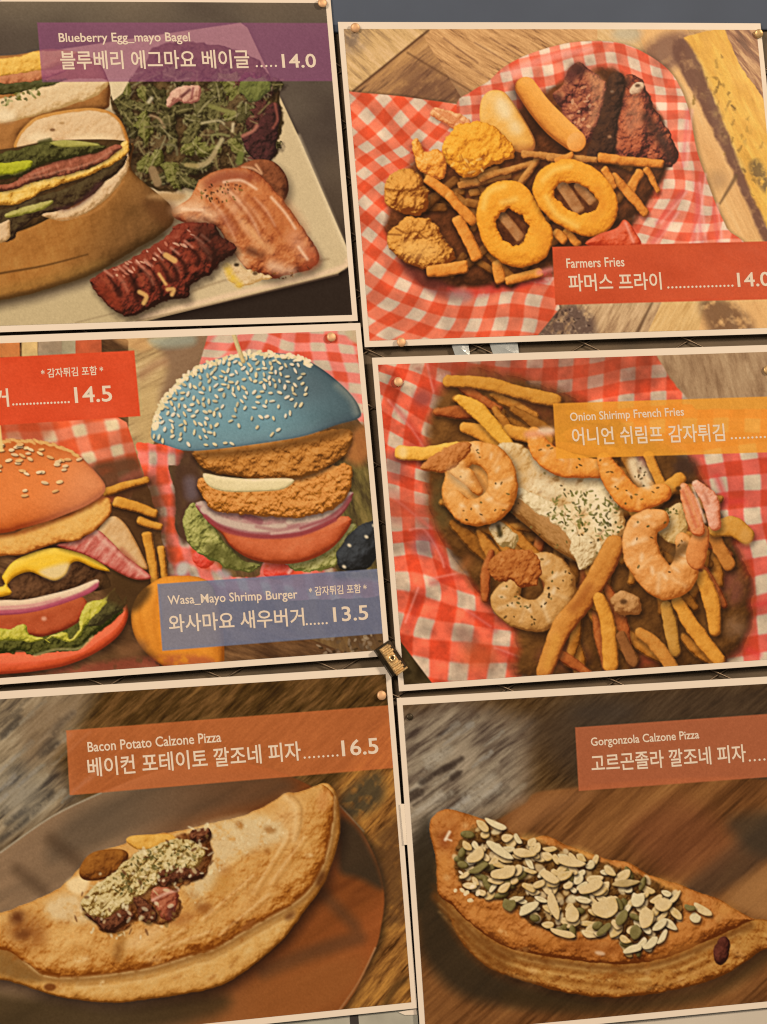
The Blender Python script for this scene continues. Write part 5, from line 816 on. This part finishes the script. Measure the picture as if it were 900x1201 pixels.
# ----------------------------------------------------------------- helpers --
col_ = scene.collection
def obj(name, me, mat=None, parent=None, loc=None):
    o = bpy.data.objects.new(name, me); col_.objects.link(o)
    if mat is not None and me is not None: me.materials.clear(); me.materials.append(mat)
    if parent is not None: o.parent = parent
    if loc is not None: o.location = loc
    return o
def tag(o, label=None, cat=None, group=None, kind=None):
    for k, v in (('label', label), ('category', cat), ('group', group), ('kind', kind)):
        if v: o[k] = v
    return o
def pyd(name, V, F, smooth=False):
    m = bpy.data.meshes.new(name); m.from_pydata([tuple(map(float, v)) for v in V], [], [tuple(map(int, f)) for f in F]); m.update()
    if smooth: m.polygons.foreach_set('use_smooth', [True]*len(m.polygons))
    return m
def box(x0, x1, y0, y1, z0, z1, bev=0):
    if bev == 0:
        V = [(x, y, z) for x in (x0, x1) for y in (y0, y1) for z in (z0, z1)]
        return V, [(0, 1, 3, 2), (4, 6, 7, 5), (0, 4, 5, 1), (2, 3, 7, 6), (0, 2, 6, 4), (1, 5, 7, 3)]
    b = bev; V = []; F = []                 # front (-Y) edges chamfered
    for y, i in ((y1, 0), (y0+b, 0), (y0, b)): V += [(x0+i, y, z0+i), (x1-i, y, z0+i), (x1-i, y, z1-i), (x0+i, y, z1-i)]
    for r in (0, 4): F += [(r+k, r+(k+1) % 4, r+4+(k+1) % 4, r+4+k) for k in range(4)]
    return V, F+[(8, 9, 10, 11), (3, 2, 1, 0)]
def lathe(prof, n=20):                      # profile (radius, height towards the viewer = -Y)
    V = []; F = []
    for r, h in prof: V += [(r*math.cos(2*math.pi*k/n), -h, r*math.sin(2*math.pi*k/n)) for k in range(n)]
    for i in range(len(prof)-1): F += [(i*n+k, i*n+(k+1) % n, (i+1)*n+(k+1) % n, (i+1)*n+k) for k in range(n)]
    F.append(tuple(range((len(prof)-1)*n, len(prof)*n)))
    return V, F
def survey(px, py):                         # measured position -> point of the wall plane (right, down)
    px = np.asarray(px, float); py = np.asarray(py, float)
    d = np.stack([(px-450)/3200, (py-600.5)/3200, np.ones_like(px)], -1)
    n = RM[:, 2]; t = n[2]/(d@n); Q = d*t[..., None]-np.array([0, 0, 1.])
    return Q@RM[:, :2]
def to_scan(q):                             # inverse
    Cc = np.concatenate([q, np.zeros(q.shape[:-1]+(1,))], -1)@RM.T + np.array([0, 0, 1.])
    return 450+3200*Cc[..., 0]/Cc[..., 2], 600.5+3200*Cc[..., 1]/Cc[..., 2]
def wpt(px, py, y=0.):
    q = survey(px, py); return (q[0]*SC, y, -q[1]*SC+WALL_Z)
def lin(c): c = np.asarray(c, float); return np.where(c <= .04045, c/12.92, ((c+.055)/1.055)**2.4)
def ink(c): return np.clip(lin(c)/INK_LIGHT, .002, .9)

# --------------------------------------------------------------- materials --
def nodes(name):
    m = bpy.data.materials.new(name); m.use_nodes = True; n = m.node_tree; return m, n, n.nodes['Principled BSDF'], n.links.new
def mat(name, c, rough=.5, metal=0., noise=0., nsc=40., bump=0., bsc=200., coat=0., spec=.5):
    m, n, b, L = nodes(name); c = tuple(c)+(1,) if len(c) == 3 else c
    b.inputs['Base Color'].default_value = c; b.inputs['Roughness'].default_value = rough; b.inputs['Metallic'].default_value = metal; b.inputs['Coat Weight'].default_value = coat; b.inputs['Specular IOR Level'].default_value = spec
    tc = n.nodes.new('ShaderNodeTexCoord')
    if noise:
        t = n.nodes.new('ShaderNodeTexNoise'); t.inputs['Scale'].default_value = nsc; t.inputs['Detail'].default_value = 6; L(tc.outputs['Object'], t.inputs['Vector'])
        r = n.nodes.new('ShaderNodeMapRange'); r.inputs[1].default_value = .3; r.inputs[2].default_value = .7; r.inputs[3].default_value = 1-noise; r.inputs[4].default_value = 1+noise; L(t.outputs['Fac'], r.inputs[0])
        x = n.nodes.new('ShaderNodeVectorMath'); x.operation = 'SCALE'; x.inputs[0].default_value = c[:3]; L(r.outputs[0], x.inputs['Scale']); L(x.outputs[0], b.inputs['Base Color'])
        r2 = n.nodes.new('ShaderNodeMapRange'); r2.inputs[3].default_value = max(rough-.12, .05); r2.inputs[4].default_value = min(rough+.12, 1); L(t.outputs['Fac'], r2.inputs[0]); L(r2.outputs[0], b.inputs['Roughness'])
    if bump:
        t = n.nodes.new('ShaderNodeTexNoise'); t.inputs['Scale'].default_value = bsc; t.inputs['Detail'].default_value = 4; L(tc.outputs['Object'], t.inputs['Vector'])
        u = n.nodes.new('ShaderNodeBump'); u.inputs['Strength'].default_value = bump; u.inputs['Distance'].default_value = .001; L(t.outputs['Fac'], u.inputs['Height']); L(u.outputs[0], b.inputs['Normal'])
    return m
PAPER = mat('laminated_paper', (.80, .80, .80), .26, noise=.03, nsc=9, bump=.04, bsc=60, spec=.2)
TEXT = mat('printed_white', (.74, .72, .70), .5, noise=.03, nsc=300, spec=.2)
BRASS = mat('brass', (.74, .56, .30), .45, .7, noise=.2, nsc=260, bump=.2, bsc=500)
COPPER = mat('tack_brass', (.78, .52, .32), .5, .35, noise=.15, nsc=300)
DARKM = mat('blackened_metal', (.045, .038, .026), .42, .5, noise=.35, nsc=180, bump=.3, bsc=400)
WIRE = mat('dull_wire', (.22, .18, .14), .45, .7, noise=.35, nsc=120)
BACK = mat('dark_backing_board', (.105, .082, .056), .62, noise=.30, nsc=22, bump=.3, bsc=160)
BEAM = mat('grey_painted_board', (.082, .118, .20), .7, noise=.10, nsc=9, bump=.12, bsc=120, spec=.15)
PALE = mat('pale_grey_card', (.40, .45, .45), .5, noise=.16, nsc=30)
CREAM = mat('cream_paper', (.58, .60, .60), .5, noise=.05, nsc=14, bump=.05, bsc=70)
GLINT = mat('glint_silver', (.72, .86, 1.), .16, .55, noise=.1, nsc=60, bump=.5, bsc=90)  # pale shiny stand-in for light glinting off the wire mesh
TAPE = mat('white_tape', (.86, .86, .84), .35, noise=.03, nsc=60)
BLACK = mat('black_tape', (.03, .03, .035), .5, noise=.2, nsc=60)
PRINT, n_, b_, L_ = nodes('photo_print_ink')
va = n_.nodes.new('ShaderNodeVertexColor'); va.layer_name = 'ink'
tc_ = n_.nodes.new('ShaderNodeTexCoord'); nz = n_.nodes.new('ShaderNodeTexNoise'); nz.inputs['Scale'].default_value = 1100; nz.inputs['Detail'].default_value = 2; L_(tc_.outputs['Object'], nz.inputs['Vector'])
mr = n_.nodes.new('ShaderNodeMapRange'); mr.inputs[1].default_value = .25; mr.inputs[2].default_value = .75; mr.inputs[3].default_value = .94; mr.inputs[4].default_value = 1.06; L_(nz.outputs['Fac'], mr.inputs[0])
vm = n_.nodes.new('ShaderNodeVectorMath'); vm.operation = 'SCALE'; L_(va.outputs['Color'], vm.inputs[0]); L_(mr.outputs[0], vm.inputs['Scale']); L_(vm.outputs[0], b_.inputs['Base Color'])
n2_ = n_.nodes.new('ShaderNodeTexNoise'); n2_.inputs['Scale'].default_value = 14; n2_.inputs['Detail'].default_value = 3; L_(tc_.outputs['Object'], n2_.inputs['Vector'])
bu = n_.nodes.new('ShaderNodeBump'); bu.inputs['Strength'].default_value = .25; bu.inputs['Distance'].default_value = .004; L_(n2_.outputs['Fac'], bu.inputs['Height']); L_(bu.outputs[0], b_.inputs['Normal'])
b_.inputs['Roughness'].default_value = .2; b_.inputs['Specular IOR Level'].default_value = .35

# ----------------------------------------------------------------- setting --
tag(obj('wall_board', pyd('wall_board', *box(-1.3, 1.3, .0075, .03, .75, 2.45)), BACK), kind='structure')
zb = wpt(640, 36)[2]
tl = wpt(395, 36); tr = wpt(900, 33); sl = (tr[2]-tl[2])/(tr[0]-tl[0])
V, F = box(-1.25, 1.25, .0035, .0073, 0, .5, .0008); V = [(x, y, z + tl[2] + sl*(x-tl[0])) for x, y, z in V]
tag(obj('wall_panel', pyd('wall_panel', V, F), BEAM), kind='structure')

# wire mesh stretched over the board, seen in the gaps between the sheets
wm = obj('wire_mesh', None, loc=(0, .005, WALL_Z-.62))
tag(wm, 'flattened diamond wire mesh glimpsed in the dark gaps between the posters', 'wire mesh')
X0 = wpt(563, 406)
def tube(a, b, r, n=6):
    a, b = Vector(a), Vector(b); d = (b-a).normalized(); u = d.cross(Vector((0, 1, 0))).normalized(); v = d.cross(u); V = []; F = []
    for p in (a, b): V += [p+u*r*math.cos(2*math.pi*k/n)+v*r*math.sin(2*math.pi*k/n) for k in range(n)]
    F = [(k, (k+1) % n, n+(k+1) % n, n+k) for k in range(n)]; return V, F
mod = .104; slope = .50
for s in (1, -1):
    for k in range(-9, 10):
        xa, xb = -.5, .5                    # lines z = z0 + s*slope*(x - X0 - k*mod), kept inside the panel
        z = lambda x: X0[2] + s*slope*(x - X0[0] - k*mod)
        zs = sorted(((x, z(x)) for x in np.linspace(-.55, .55, 111)), key=lambda t: t[0]); zs = [t for t in zs if .95 < t[1] < tl[2]-.004]
        if len(zs) < 3: continue
        a, b = zs[0], zs[-1]; V, F = tube((a[0], s*.0009, a[1]), (b[0], s*.0009, b[1]), .0009)
        V = [(p[0]-wm.location.x, p[1], p[2]-wm.location.z) for p in V]
        obj('wire', pyd('wire', V, F, True), WIRE, wm)

# made-up bright scraps for light reflecting off the mesh between the right-hand rows
for (x0, x1, lab) in ((530, 553, 'small added bright scrap for light glinting off the mesh in the gap under the onion rings poster, further left'), (575, 611, 'wider added bright scrap for light glinting off the mesh in the gap under the onion rings poster')):
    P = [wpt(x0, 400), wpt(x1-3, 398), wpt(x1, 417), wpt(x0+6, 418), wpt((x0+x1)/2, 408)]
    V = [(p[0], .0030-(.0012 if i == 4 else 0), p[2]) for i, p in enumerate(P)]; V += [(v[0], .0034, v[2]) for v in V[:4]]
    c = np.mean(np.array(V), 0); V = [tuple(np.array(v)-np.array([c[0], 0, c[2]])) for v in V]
    tag(obj('glint_scrap', pyd('glint_scrap', V, [(0, 1, 4), (1, 2, 4), (2, 3, 4), (3, 0, 4), (8, 7, 6, 5)]), GLINT, loc=(c[0], 0, c[2])), lab, 'foil')

# ------------------------------------------------------------------ sheets --
Wf, Hf = 0.17247, 0.12324; W, H = Wf*SC, Hf*SC
POSE = [(-0.09044, -0.13254, -0.00443), (0.08404, -0.12317, -0.00178), (-0.08884, -0.00816, -0.00814), (0.08651, 0.0043, -2e-05), (-0.08864, 0.11803, 0.00249), (0.08457, 0.13095, 0.01187)]
def curl(k):
    r = np.random.RandomState(40+k); a = r.uniform(-1, 1, 6)
    def f(u, v):                            # gentle lift of the sheet off the board, metres towards the viewer
        x = u/W; y = v/H
        return .0012*np.sin(np.pi*x)*(1+.4*a[0]) + .0009*np.sin(np.pi*y)*(1+.4*a[1]) + .0006*a[2]*np.sin(2*np.pi*x+a[3]*3) + .0005*a[4]*np.sin(2*np.pi*(y+.5*x)+a[5]*3)
    return f
STEP = 1.02                                 # print grid, in measured units
PARTN = 0
GLYPHS = {}
def glyphs(bodies, bold):                   # outlines of many lines of lettering at once
    cu = bpy.data.curves.new('t', 'FONT'); cu.body = '\n'.join(bodies); cu.space_line = 3; cu.offset = bold; cu.resolution_u = 3; cu.fill_mode = 'FRONT'
    o = bpy.data.objects.new('t', cu); col_.objects.link(o); dg = bpy.context.evaluated_depsgraph_get(); e = o.evaluated_get(dg); me = e.to_mesh()
    V = np.array([v.co[:] for v in me.vertices]); F = [tuple(p.vertices) for p in me.polygons]
    e.to_mesh_clear(); bpy.data.objects.remove(o); bpy.data.curves.remove(cu)
    row = np.clip(np.floor((1.6-V[:, 1])/3), 0, len(bodies)-1).astype(int)
    for i, t in enumerate(bodies):
        ix = np.where(row == i)[0]; mp = {int(q): k for k, q in enumerate(ix)}
        GLYPHS[t, bold] = (V[ix], [tuple(mp[q] for q in f) for f in F if f[0] in mp])
class Sheet:
    def __init__(s, k, label, lift=0.):
        s.k = k; s.cx, s.cy, s.th = POSE[k]; s.w = curl(k); s.lift = lift
        c, sn = math.cos(s.th), math.sin(s.th); bx, by = s.cx - sn*Hf/2, s.cy + c*Hf/2
        s.root = obj('menu_poster', None, loc=(bx*SC, -.0006-lift, -by*SC+WALL_Z)); s.root.rotation_euler = (0, s.th, 0)
        tag(s.root, label, 'poster', 'food photo menu posters pinned up in two columns')
        # paper
        nu, nv = 40, 30; us, vs_ = np.meshgrid(np.linspace(0, W, nu+1), np.linspace(0, H, nv+1)); w = s.w(us, vs_)
        Vf = np.stack([us-W/2, -w, H-vs_], -1).reshape(-1, 3); Vb = Vf + np.array([0, .0005, 0]); n = (nu+1)*(nv+1)
        F = [(j*(nu+1)+i, (j+1)*(nu+1)+i, (j+1)*(nu+1)+i+1, j*(nu+1)+i+1) for j in range(nv) for i in range(nu)]
        rim = [i for i in range(nu+1)] + [j*(nu+1)+nu for j in range(1, nv+1)] + [nv*(nu+1)+i for i in range(nu-1, -1, -1)] + [j*(nu+1) for j in range(nv-1, 0, -1)]
        F2 = F + [tuple(q+n for q in f[::-1]) for f in F] + [(rim[i], rim[(i+1) % len(rim)], rim[(i+1) % len(rim)]+n, rim[i]+n) for i in range(len(rim))]
        obj('paper', pyd('paper', np.r_[Vf, Vb], F2, False), PAPER, s.root)
    def local(s, px, py):                   # measured position -> (u, v) on the sheet
        q = survey(px, py); dx, dy = q[..., 0]-s.cx, q[..., 1]-s.cy; c, sn = math.cos(s.th), math.sin(s.th)
        return (dx*c+dy*sn+Wf/2)*SC, (-dx*sn+dy*c+Hf/2)*SC
    def pos(s, u, v, up=0.): return np.stack([u-W/2, -s.w(u, v)-up, H-v], -1)
    def print(s, fn, blur=.4, post=None):
        global PARTN
        m = (.0050, .0050, .0066, .0056)
        step = STEP*SC/3200; nu = int((W-m[0]-m[1])/step); nv = int((H-m[2]-m[3])/step)
        U, Vv = np.meshgrid(np.linspace(m[0], W-m[1], nu), np.linspace(m[2], H-m[3], nv))
        c, sn = math.cos(s.th), math.sin(s.th); du, dv = U/SC-Wf/2, Vv/SC-Hf/2
        X, Y = to_scan(np.stack([s.cx+c*du-sn*dv, s.cy+sn*du+c*dv], -1))
        cv = Cv(X, Y, STEP); fn(cv)
        if post: post(cv)
        cv.finish(blur, seed=s.k)
        P = s.pos(U, Vv, .00025).reshape(-1, 3); A = np.concatenate([ink(cv.rgb), np.ones(X.shape+(1,))], -1).reshape(-1, 4)
        ids = cv.ids[:-1, :-1]
        cnt = np.bincount(ids.ravel(), minlength=len(cv.names)); ids = np.where(cnt[ids] < 16, 0, ids)
        names = list(cv.names)
        hh, ww = ids.shape; fl = ids.ravel().tolist(); lab = [-1]*len(fl); comps = []      # one mesh for each separate patch
        for s0 in range(len(fl)):
            if lab[s0] >= 0: continue
            c = len(comps); v = fl[s0]; st = [s0]; lab[s0] = c; n = 0
            while st:
                q = st.pop(); n += 1; x = q % ww
                for t in ((q-1) if x else -1, (q+1) if x < ww-1 else -1, q-ww, (q+ww) if q+ww < len(fl) else -1):
                    if t >= 0 and lab[t] < 0 and fl[t] == v: lab[t] = c; st.append(t)
            comps.append((n, v, s0))
        best = {}
        for c, (n, v, s0) in enumerate(comps):
            if v not in best or n > comps[best[v]][0]: best[v] = c
        newid = []
        for c, (n, v, s0) in enumerate(comps):
            if best[v] == c: newid.append(v)
            elif n >= 14: names.append('table_patch' if v == 0 else names[v]); newid.append(len(names)-1)
            else: newid.append(newid[lab[s0-1]] if s0 % ww else (newid[lab[s0-ww]] if s0 >= ww else v))
        ids = np.array(newid)[np.array(lab)].reshape(hh, ww)
        idx = np.arange(nu*nv).reshape(nv, nu); Q = np.stack([idx[:-1, :-1], idx[1:, :-1], idx[1:, 1:], idx[:-1, 1:]], -1)
        pr = None
        for i in np.unique(ids):
            f = Q[ids == i]; vert, inv = np.unique(f, return_inverse=True); f = inv.reshape(-1, 4)
            me = bpy.data.meshes.new(names[i]); me.vertices.add(len(vert)); me.vertices.foreach_set('co', P[vert].ravel())
            me.loops.add(f.size); me.loops.foreach_set('vertex_index', f.ravel()); me.polygons.add(len(f)); me.polygons.foreach_set('loop_start', np.arange(0, f.size, 4))
            me.update(calc_edges=True); me.polygons.foreach_set('use_smooth', [True]*len(f))
            at = me.color_attributes.new('ink', 'FLOAT_COLOR', 'POINT'); at.data.foreach_set('color', A[vert].ravel().astype(np.float32))
            nm = names[i]
            if pr is None: pr = obj('print', me, PRINT, s.root)
            elif nm == 'title_panel':
                o = obj(nm, me, PRINT, s.root); s.panels.append(o)
            else: obj(nm, me, PRINT, pr)
            PARTN += 1
    panels = None
    def text(s, panel, body, x0, x1, yb0, yb1, h, bold=.016, name='lettering'):
        V, F = GLYPHS[body, bold]
        mn, mx = V.min(0), V.max(0); t = (V[:, 0]-mn[0])/(mx[0]-mn[0]); e = (V[:, 1]-mn[1])/(mx[1]-mn[1])*h
        px = x0+(x1-x0)*t - .088*e; py = yb0+(yb1-yb0)*t - e
        u, v = s.local(px, py)
        obj(name, pyd(name, s.pos(u, v, .00045), F), TEXT, panel)
    def dots(s, panel, x0, x1, y0, y1, n, r=1.35):
        V = []; F = []
        for i in range(n):
            t = (i+.5)/n; cx, cy = x0+(x1-x0)*t, y0+(y1-y0)*t; k0 = len(V)
            for k in range(8): V.append((cx+r*math.cos(k*math.pi/4), cy+r*math.sin(k*math.pi/4)))
            F.append(tuple(range(k0+7, k0-1, -1)))
        V = np.array(V); u, v = s.local(V[:, 0], V[:, 1])
        obj('leader_dots', pyd('leader_dots', s.pos(u, v, .00045), F), TEXT, panel)

SHEETS = []
def sheet(*a, **k):
    SHEETS.append((a, k))
def build_sheet(k, label, fn, texts, lift=0., blur=.4, post=None):
    s = Sheet(k, label, lift); s.panels = []; s.print(fn, blur, post)
    for t in texts:
        p = s.panels[t[0]]
        if t[1] == '.': s.dots(p, *t[2:])
        else: s.text(p, *t[1:])
    return s

sheet(0, 'bagel sandwich, salad and sausage poster with purple price panel, top left', paint_bagel, [
    (0, 'Blueberry Egg_mayo Bagel', 69, 223, 53.5, 52.5, 14, .014), (0, '블루베리 에그마요 베이글', 71, 293, 82.5, 80.5, 22, .0145),
    (0, '.', 298, 326, 78, 77.5, 5), (0, '14.0', 331, 371, 80, 79.5, 16.5, .014)])
sheet(1, 'onion rings and fried chicken basket poster with red price panel, top right', paint_fries, [
    (0, 'Farmers Fries', 664, 732, 315, 313, 11.3, .014), (0, '파머스 프라이', 667, 776, 342.5, 340, 20.5, .0145),
    (0, '.', 781, 861, 337.6, 335.2, 17), (0, '14.0', 865, 904, 337, 335.6, 17, .014)])
sheet(2, 'red bun burger and blue bun burger poster with red and blue price panels', paint_burgers, [
    (0, '거', -9, 10.5, 478.5, 477.5, 21.5, .0145), (0, '.', 13, 82, 475, 472, 17), (0, '14.5', 87.5, 131.5, 473.5, 471.3, 19, .014),
    (0, '* 감자튀김 포함 *', 48, 121, 444, 440, 11, .0145),
    (1, 'Wasa_Mayo Shrimp Burger', 196.5, 349, 713, 705.5, 14, .014), (1, '* 감자튀김 포함 *', 362, 430, 699.5, 695.5, 11, .0145),
    (1, '와사마요 새우버거', 198, 357, 742.5, 734, 21, .0145), (1, '.', 357, 385, 732.5, 731, 6), (1, '13.5', 391, 432, 730, 727, 17.5, .014)])
sheet(3, 'shrimp on french fries poster with orange price panel, middle right', paint_shrimp, [
    (0, 'Onion Shirimp French Fries', 668.5, 802, 497.5, 491, 13.2, .014), (0, '어니언 쉬림프 감자튀김', 671, 850, 523, 518, 21, .0145), (0, '.', 855, 918, 514.6, 512, 13)])
sheet(4, 'bacon potato calzone poster with long orange-brown price panel, bottom left', paint_bacon_calzone, [
    (0, 'Bacon Potato Calzone Pizza', 102.5, 259, 882.5, 870.5, 12, .014), (0, '베이컨 포테이토 깔조네 피자', 103, 353, 912, 892, 22.5, .0145),
    (0, '.', 354, 398, 889, 886, 8), (0, '16.5', 401, 444, 887.5, 884, 19, .014)])
sheet(5, 'calzone with almond flakes and seeds poster, red-brown price panel, bottom right', paint_gorgonzola_calzone, [
    (0, 'Gorgonzola Calzone Pizza', 692, 819, 878.5, 869.5, 13, .014), (0, '고르곤졸라 깔조네 피자', 692.5, 874, 906.5, 894, 21, .0145), (0, '.', 875, 915, 892.5, 889.5, 7)], lift=.0012)

for w in (.0145, .014): glyphs(sorted({t[1] for a, _ in SHEETS for t in a[3] if t[1] != '.' and t[7] == w}), w)
for a, k in SHEETS: build_sheet(*a, **k)

# ------------------------------------------------- thumbtacks, clip, scraps --
HEAD = pyd('head', *lathe([(.0001, -.0003), (.0040, -.0003), (.0043, .0001), (.0042, .0006), (.0036, .0011), (.0022, .0015), (.0007, .0016)]), True)
PIN = pyd('pin', *lathe([(.0006, -.006), (.0006, -.0002)], 8), True)
for x, y, tilt, lab, m in [
        (377, 4.5, 0, 'brass thumbtack in the top right corner of the bagel poster', COPPER), (415.5, 33.5, 12, 'brass thumbtack in the top left corner of the onion rings poster', COPPER),
        (888.5, 40.5, 14, 'dull thumbtack in the top right corner of the onion rings poster', BRASS), (469.5, 402, 0, 'copper coloured thumbtack on the lower border of the onion rings poster', COPPER),
        (387.5, 396, 0, 'copper coloured thumbtack above the blue bun burger', COPPER), (466, 448.5, 0, 'copper coloured thumbtack in the top left corner of the shrimp poster', COPPER),
        (899, 434.5, 0, 'dull thumbtack at the right end of the shrimp poster, cut by the picture edge', BRASS), (446.4, 816, 0, 'bright brass thumbtack just below the brass clip', COPPER),
        (479.5, 841, 0, 'dark thumbtack in the top left corner of the almond calzone poster', DARKM)]:
    t = obj('thumbtack', None, loc=wpt(x, y, -.0035)); t.rotation_euler = (math.radians(tilt), 0, math.radians(-tilt)); tag(t, lab, 'thumbtack', 'thumbtacks holding the posters')
    h = obj('head', HEAD if m is COPPER else HEAD.copy(), m, t); obj('pin', PIN, BRASS, t)
    h.scale = (1, 1, 1) if m is not DARKM else (.7, .7, .7)

cl = obj('brass_clip', None, loc=wpt(456.3, 773.5, -.004)); cl.rotation_euler = (0, math.radians(60), 0)
tag(cl, 'brass and black metal clip with round eyelet where four posters meet', 'clip')
k = SC/3200
obj('body', pyd('body', *box(-19*k, 18*k, -.0035, .003, -10*k, 11.5*k, .0012)), DARKM, cl)
pl = obj('plate', pyd('plate', *box(-17*k, 17*k, -.0058, -.0036, -6.5*k, 6.0*k, .0006)), BRASS, cl)
for x in (-13.5, -8.5, 8, 13): obj('ridge', pyd('ridge', *box((x-1.6)*k, (x+1.6)*k, -.0072, -.0057, -6.2*k, 7.2*k, .0006)), BRASS, pl)
ring = []; n = 24
V = []; F = []
for r, hh in ((2.1, .0), (2.1, .0012), (2.7, .0017), (3.8, .0016), (4.6, .0008), (4.8, 0)): V += [(r*k*math.cos(2*math.pi*i/n), -hh, r*k*math.sin(2*math.pi*i/n)) for i in range(n)]
for j in range(5): F += [(j*n+i, j*n+(i+1) % n, (j+1)*n+(i+1) % n, (j+1)*n+i) for i in range(n)]
obj('eyelet', pyd('eyelet', V, F, True), mat('bright_brass', (.95, .78, .48), .3, .8, noise=.1, nsc=300), pl, (-.5*k, -.0059, .3*k))
obj('eyelet_hole', pyd('eyelet_hole', *lathe([(2.2*k, 0), (2.1*k, .0002)], 20)), DARKM, pl, (-.5*k, -.0059, .3*k))
obj('lip', pyd('lip', *box(17*k, 19.5*k, -.0078, -.0036, -6*k, 9.5*k, .0006)), BRASS, cl)

def card(name, pts, y, th, m, label, cat):
    P = np.array([wpt(a, b) for a, b in pts]); c = P.mean(0); P = P-c; n = len(P)
    V = [(p[0], y, p[2]) for p in P]+[(p[0], y+th, p[2]) for p in P]
    F = [tuple(range(n))[::-1], tuple(range(n, 2*n))]+[(i, (i+1) % n, n+(i+1) % n, n+i) for i in range(n)]
    return tag(obj(name, pyd(name, V, F), m, loc=(c[0], 0, c[2])), label, cat)
card('white_tape', [(468.5, 943), (474.5, 943), (479, 991), (473, 991)], -.0025, .0003, TAPE, 'short strip of white tape in the gap between the two calzone posters', 'tape')
card('paper_sheet', [(495, 1212), (1010, 1160), (1040, 1420), (515, 1480)], .0012, .0006, CREAM, 'plain cream paper edge below the almond calzone poster', 'paper')
sh = card('notice_sheet', [(-90, 1232), (489.5, 1170), (512, 1480), (-70, 1540)], .0026, .0006, PALE, 'grey sheet with a black bar below the bacon calzone poster', 'paper')
P = np.array([wpt(a, b) for a, b in [(410.5, 1180), (420.5, 1179), (428, 1300), (418, 1301)]])-np.array(sh.location)
obj('black_bar', pyd('black_bar', [(p[0], .0022, p[2]) for p in P]+[(p[0], .0028, p[2]) for p in P], [(3, 2, 1, 0), (4, 5, 6, 7)]+[(i, (i+1) % 4, 4+(i+1) % 4, 4+i) for i in range(4)]), BLACK, sh)
P = np.array([wpt(a, b) for a, b in [(468, 1187.5), (489, 1183), (490, 1190.5), (476, 1191)]])-np.array(sh.location)
obj('paper_corner', pyd('paper_corner', [(p[0], .0018, p[2]) for p in P]+[(p[0], .0021, p[2]) for p in P], [(3, 2, 1, 0), (4, 5, 6, 7)]+[(i, (i+1) % 4, 4+(i+1) % 4, 4+i) for i in range(4)]), PAPER, sh)
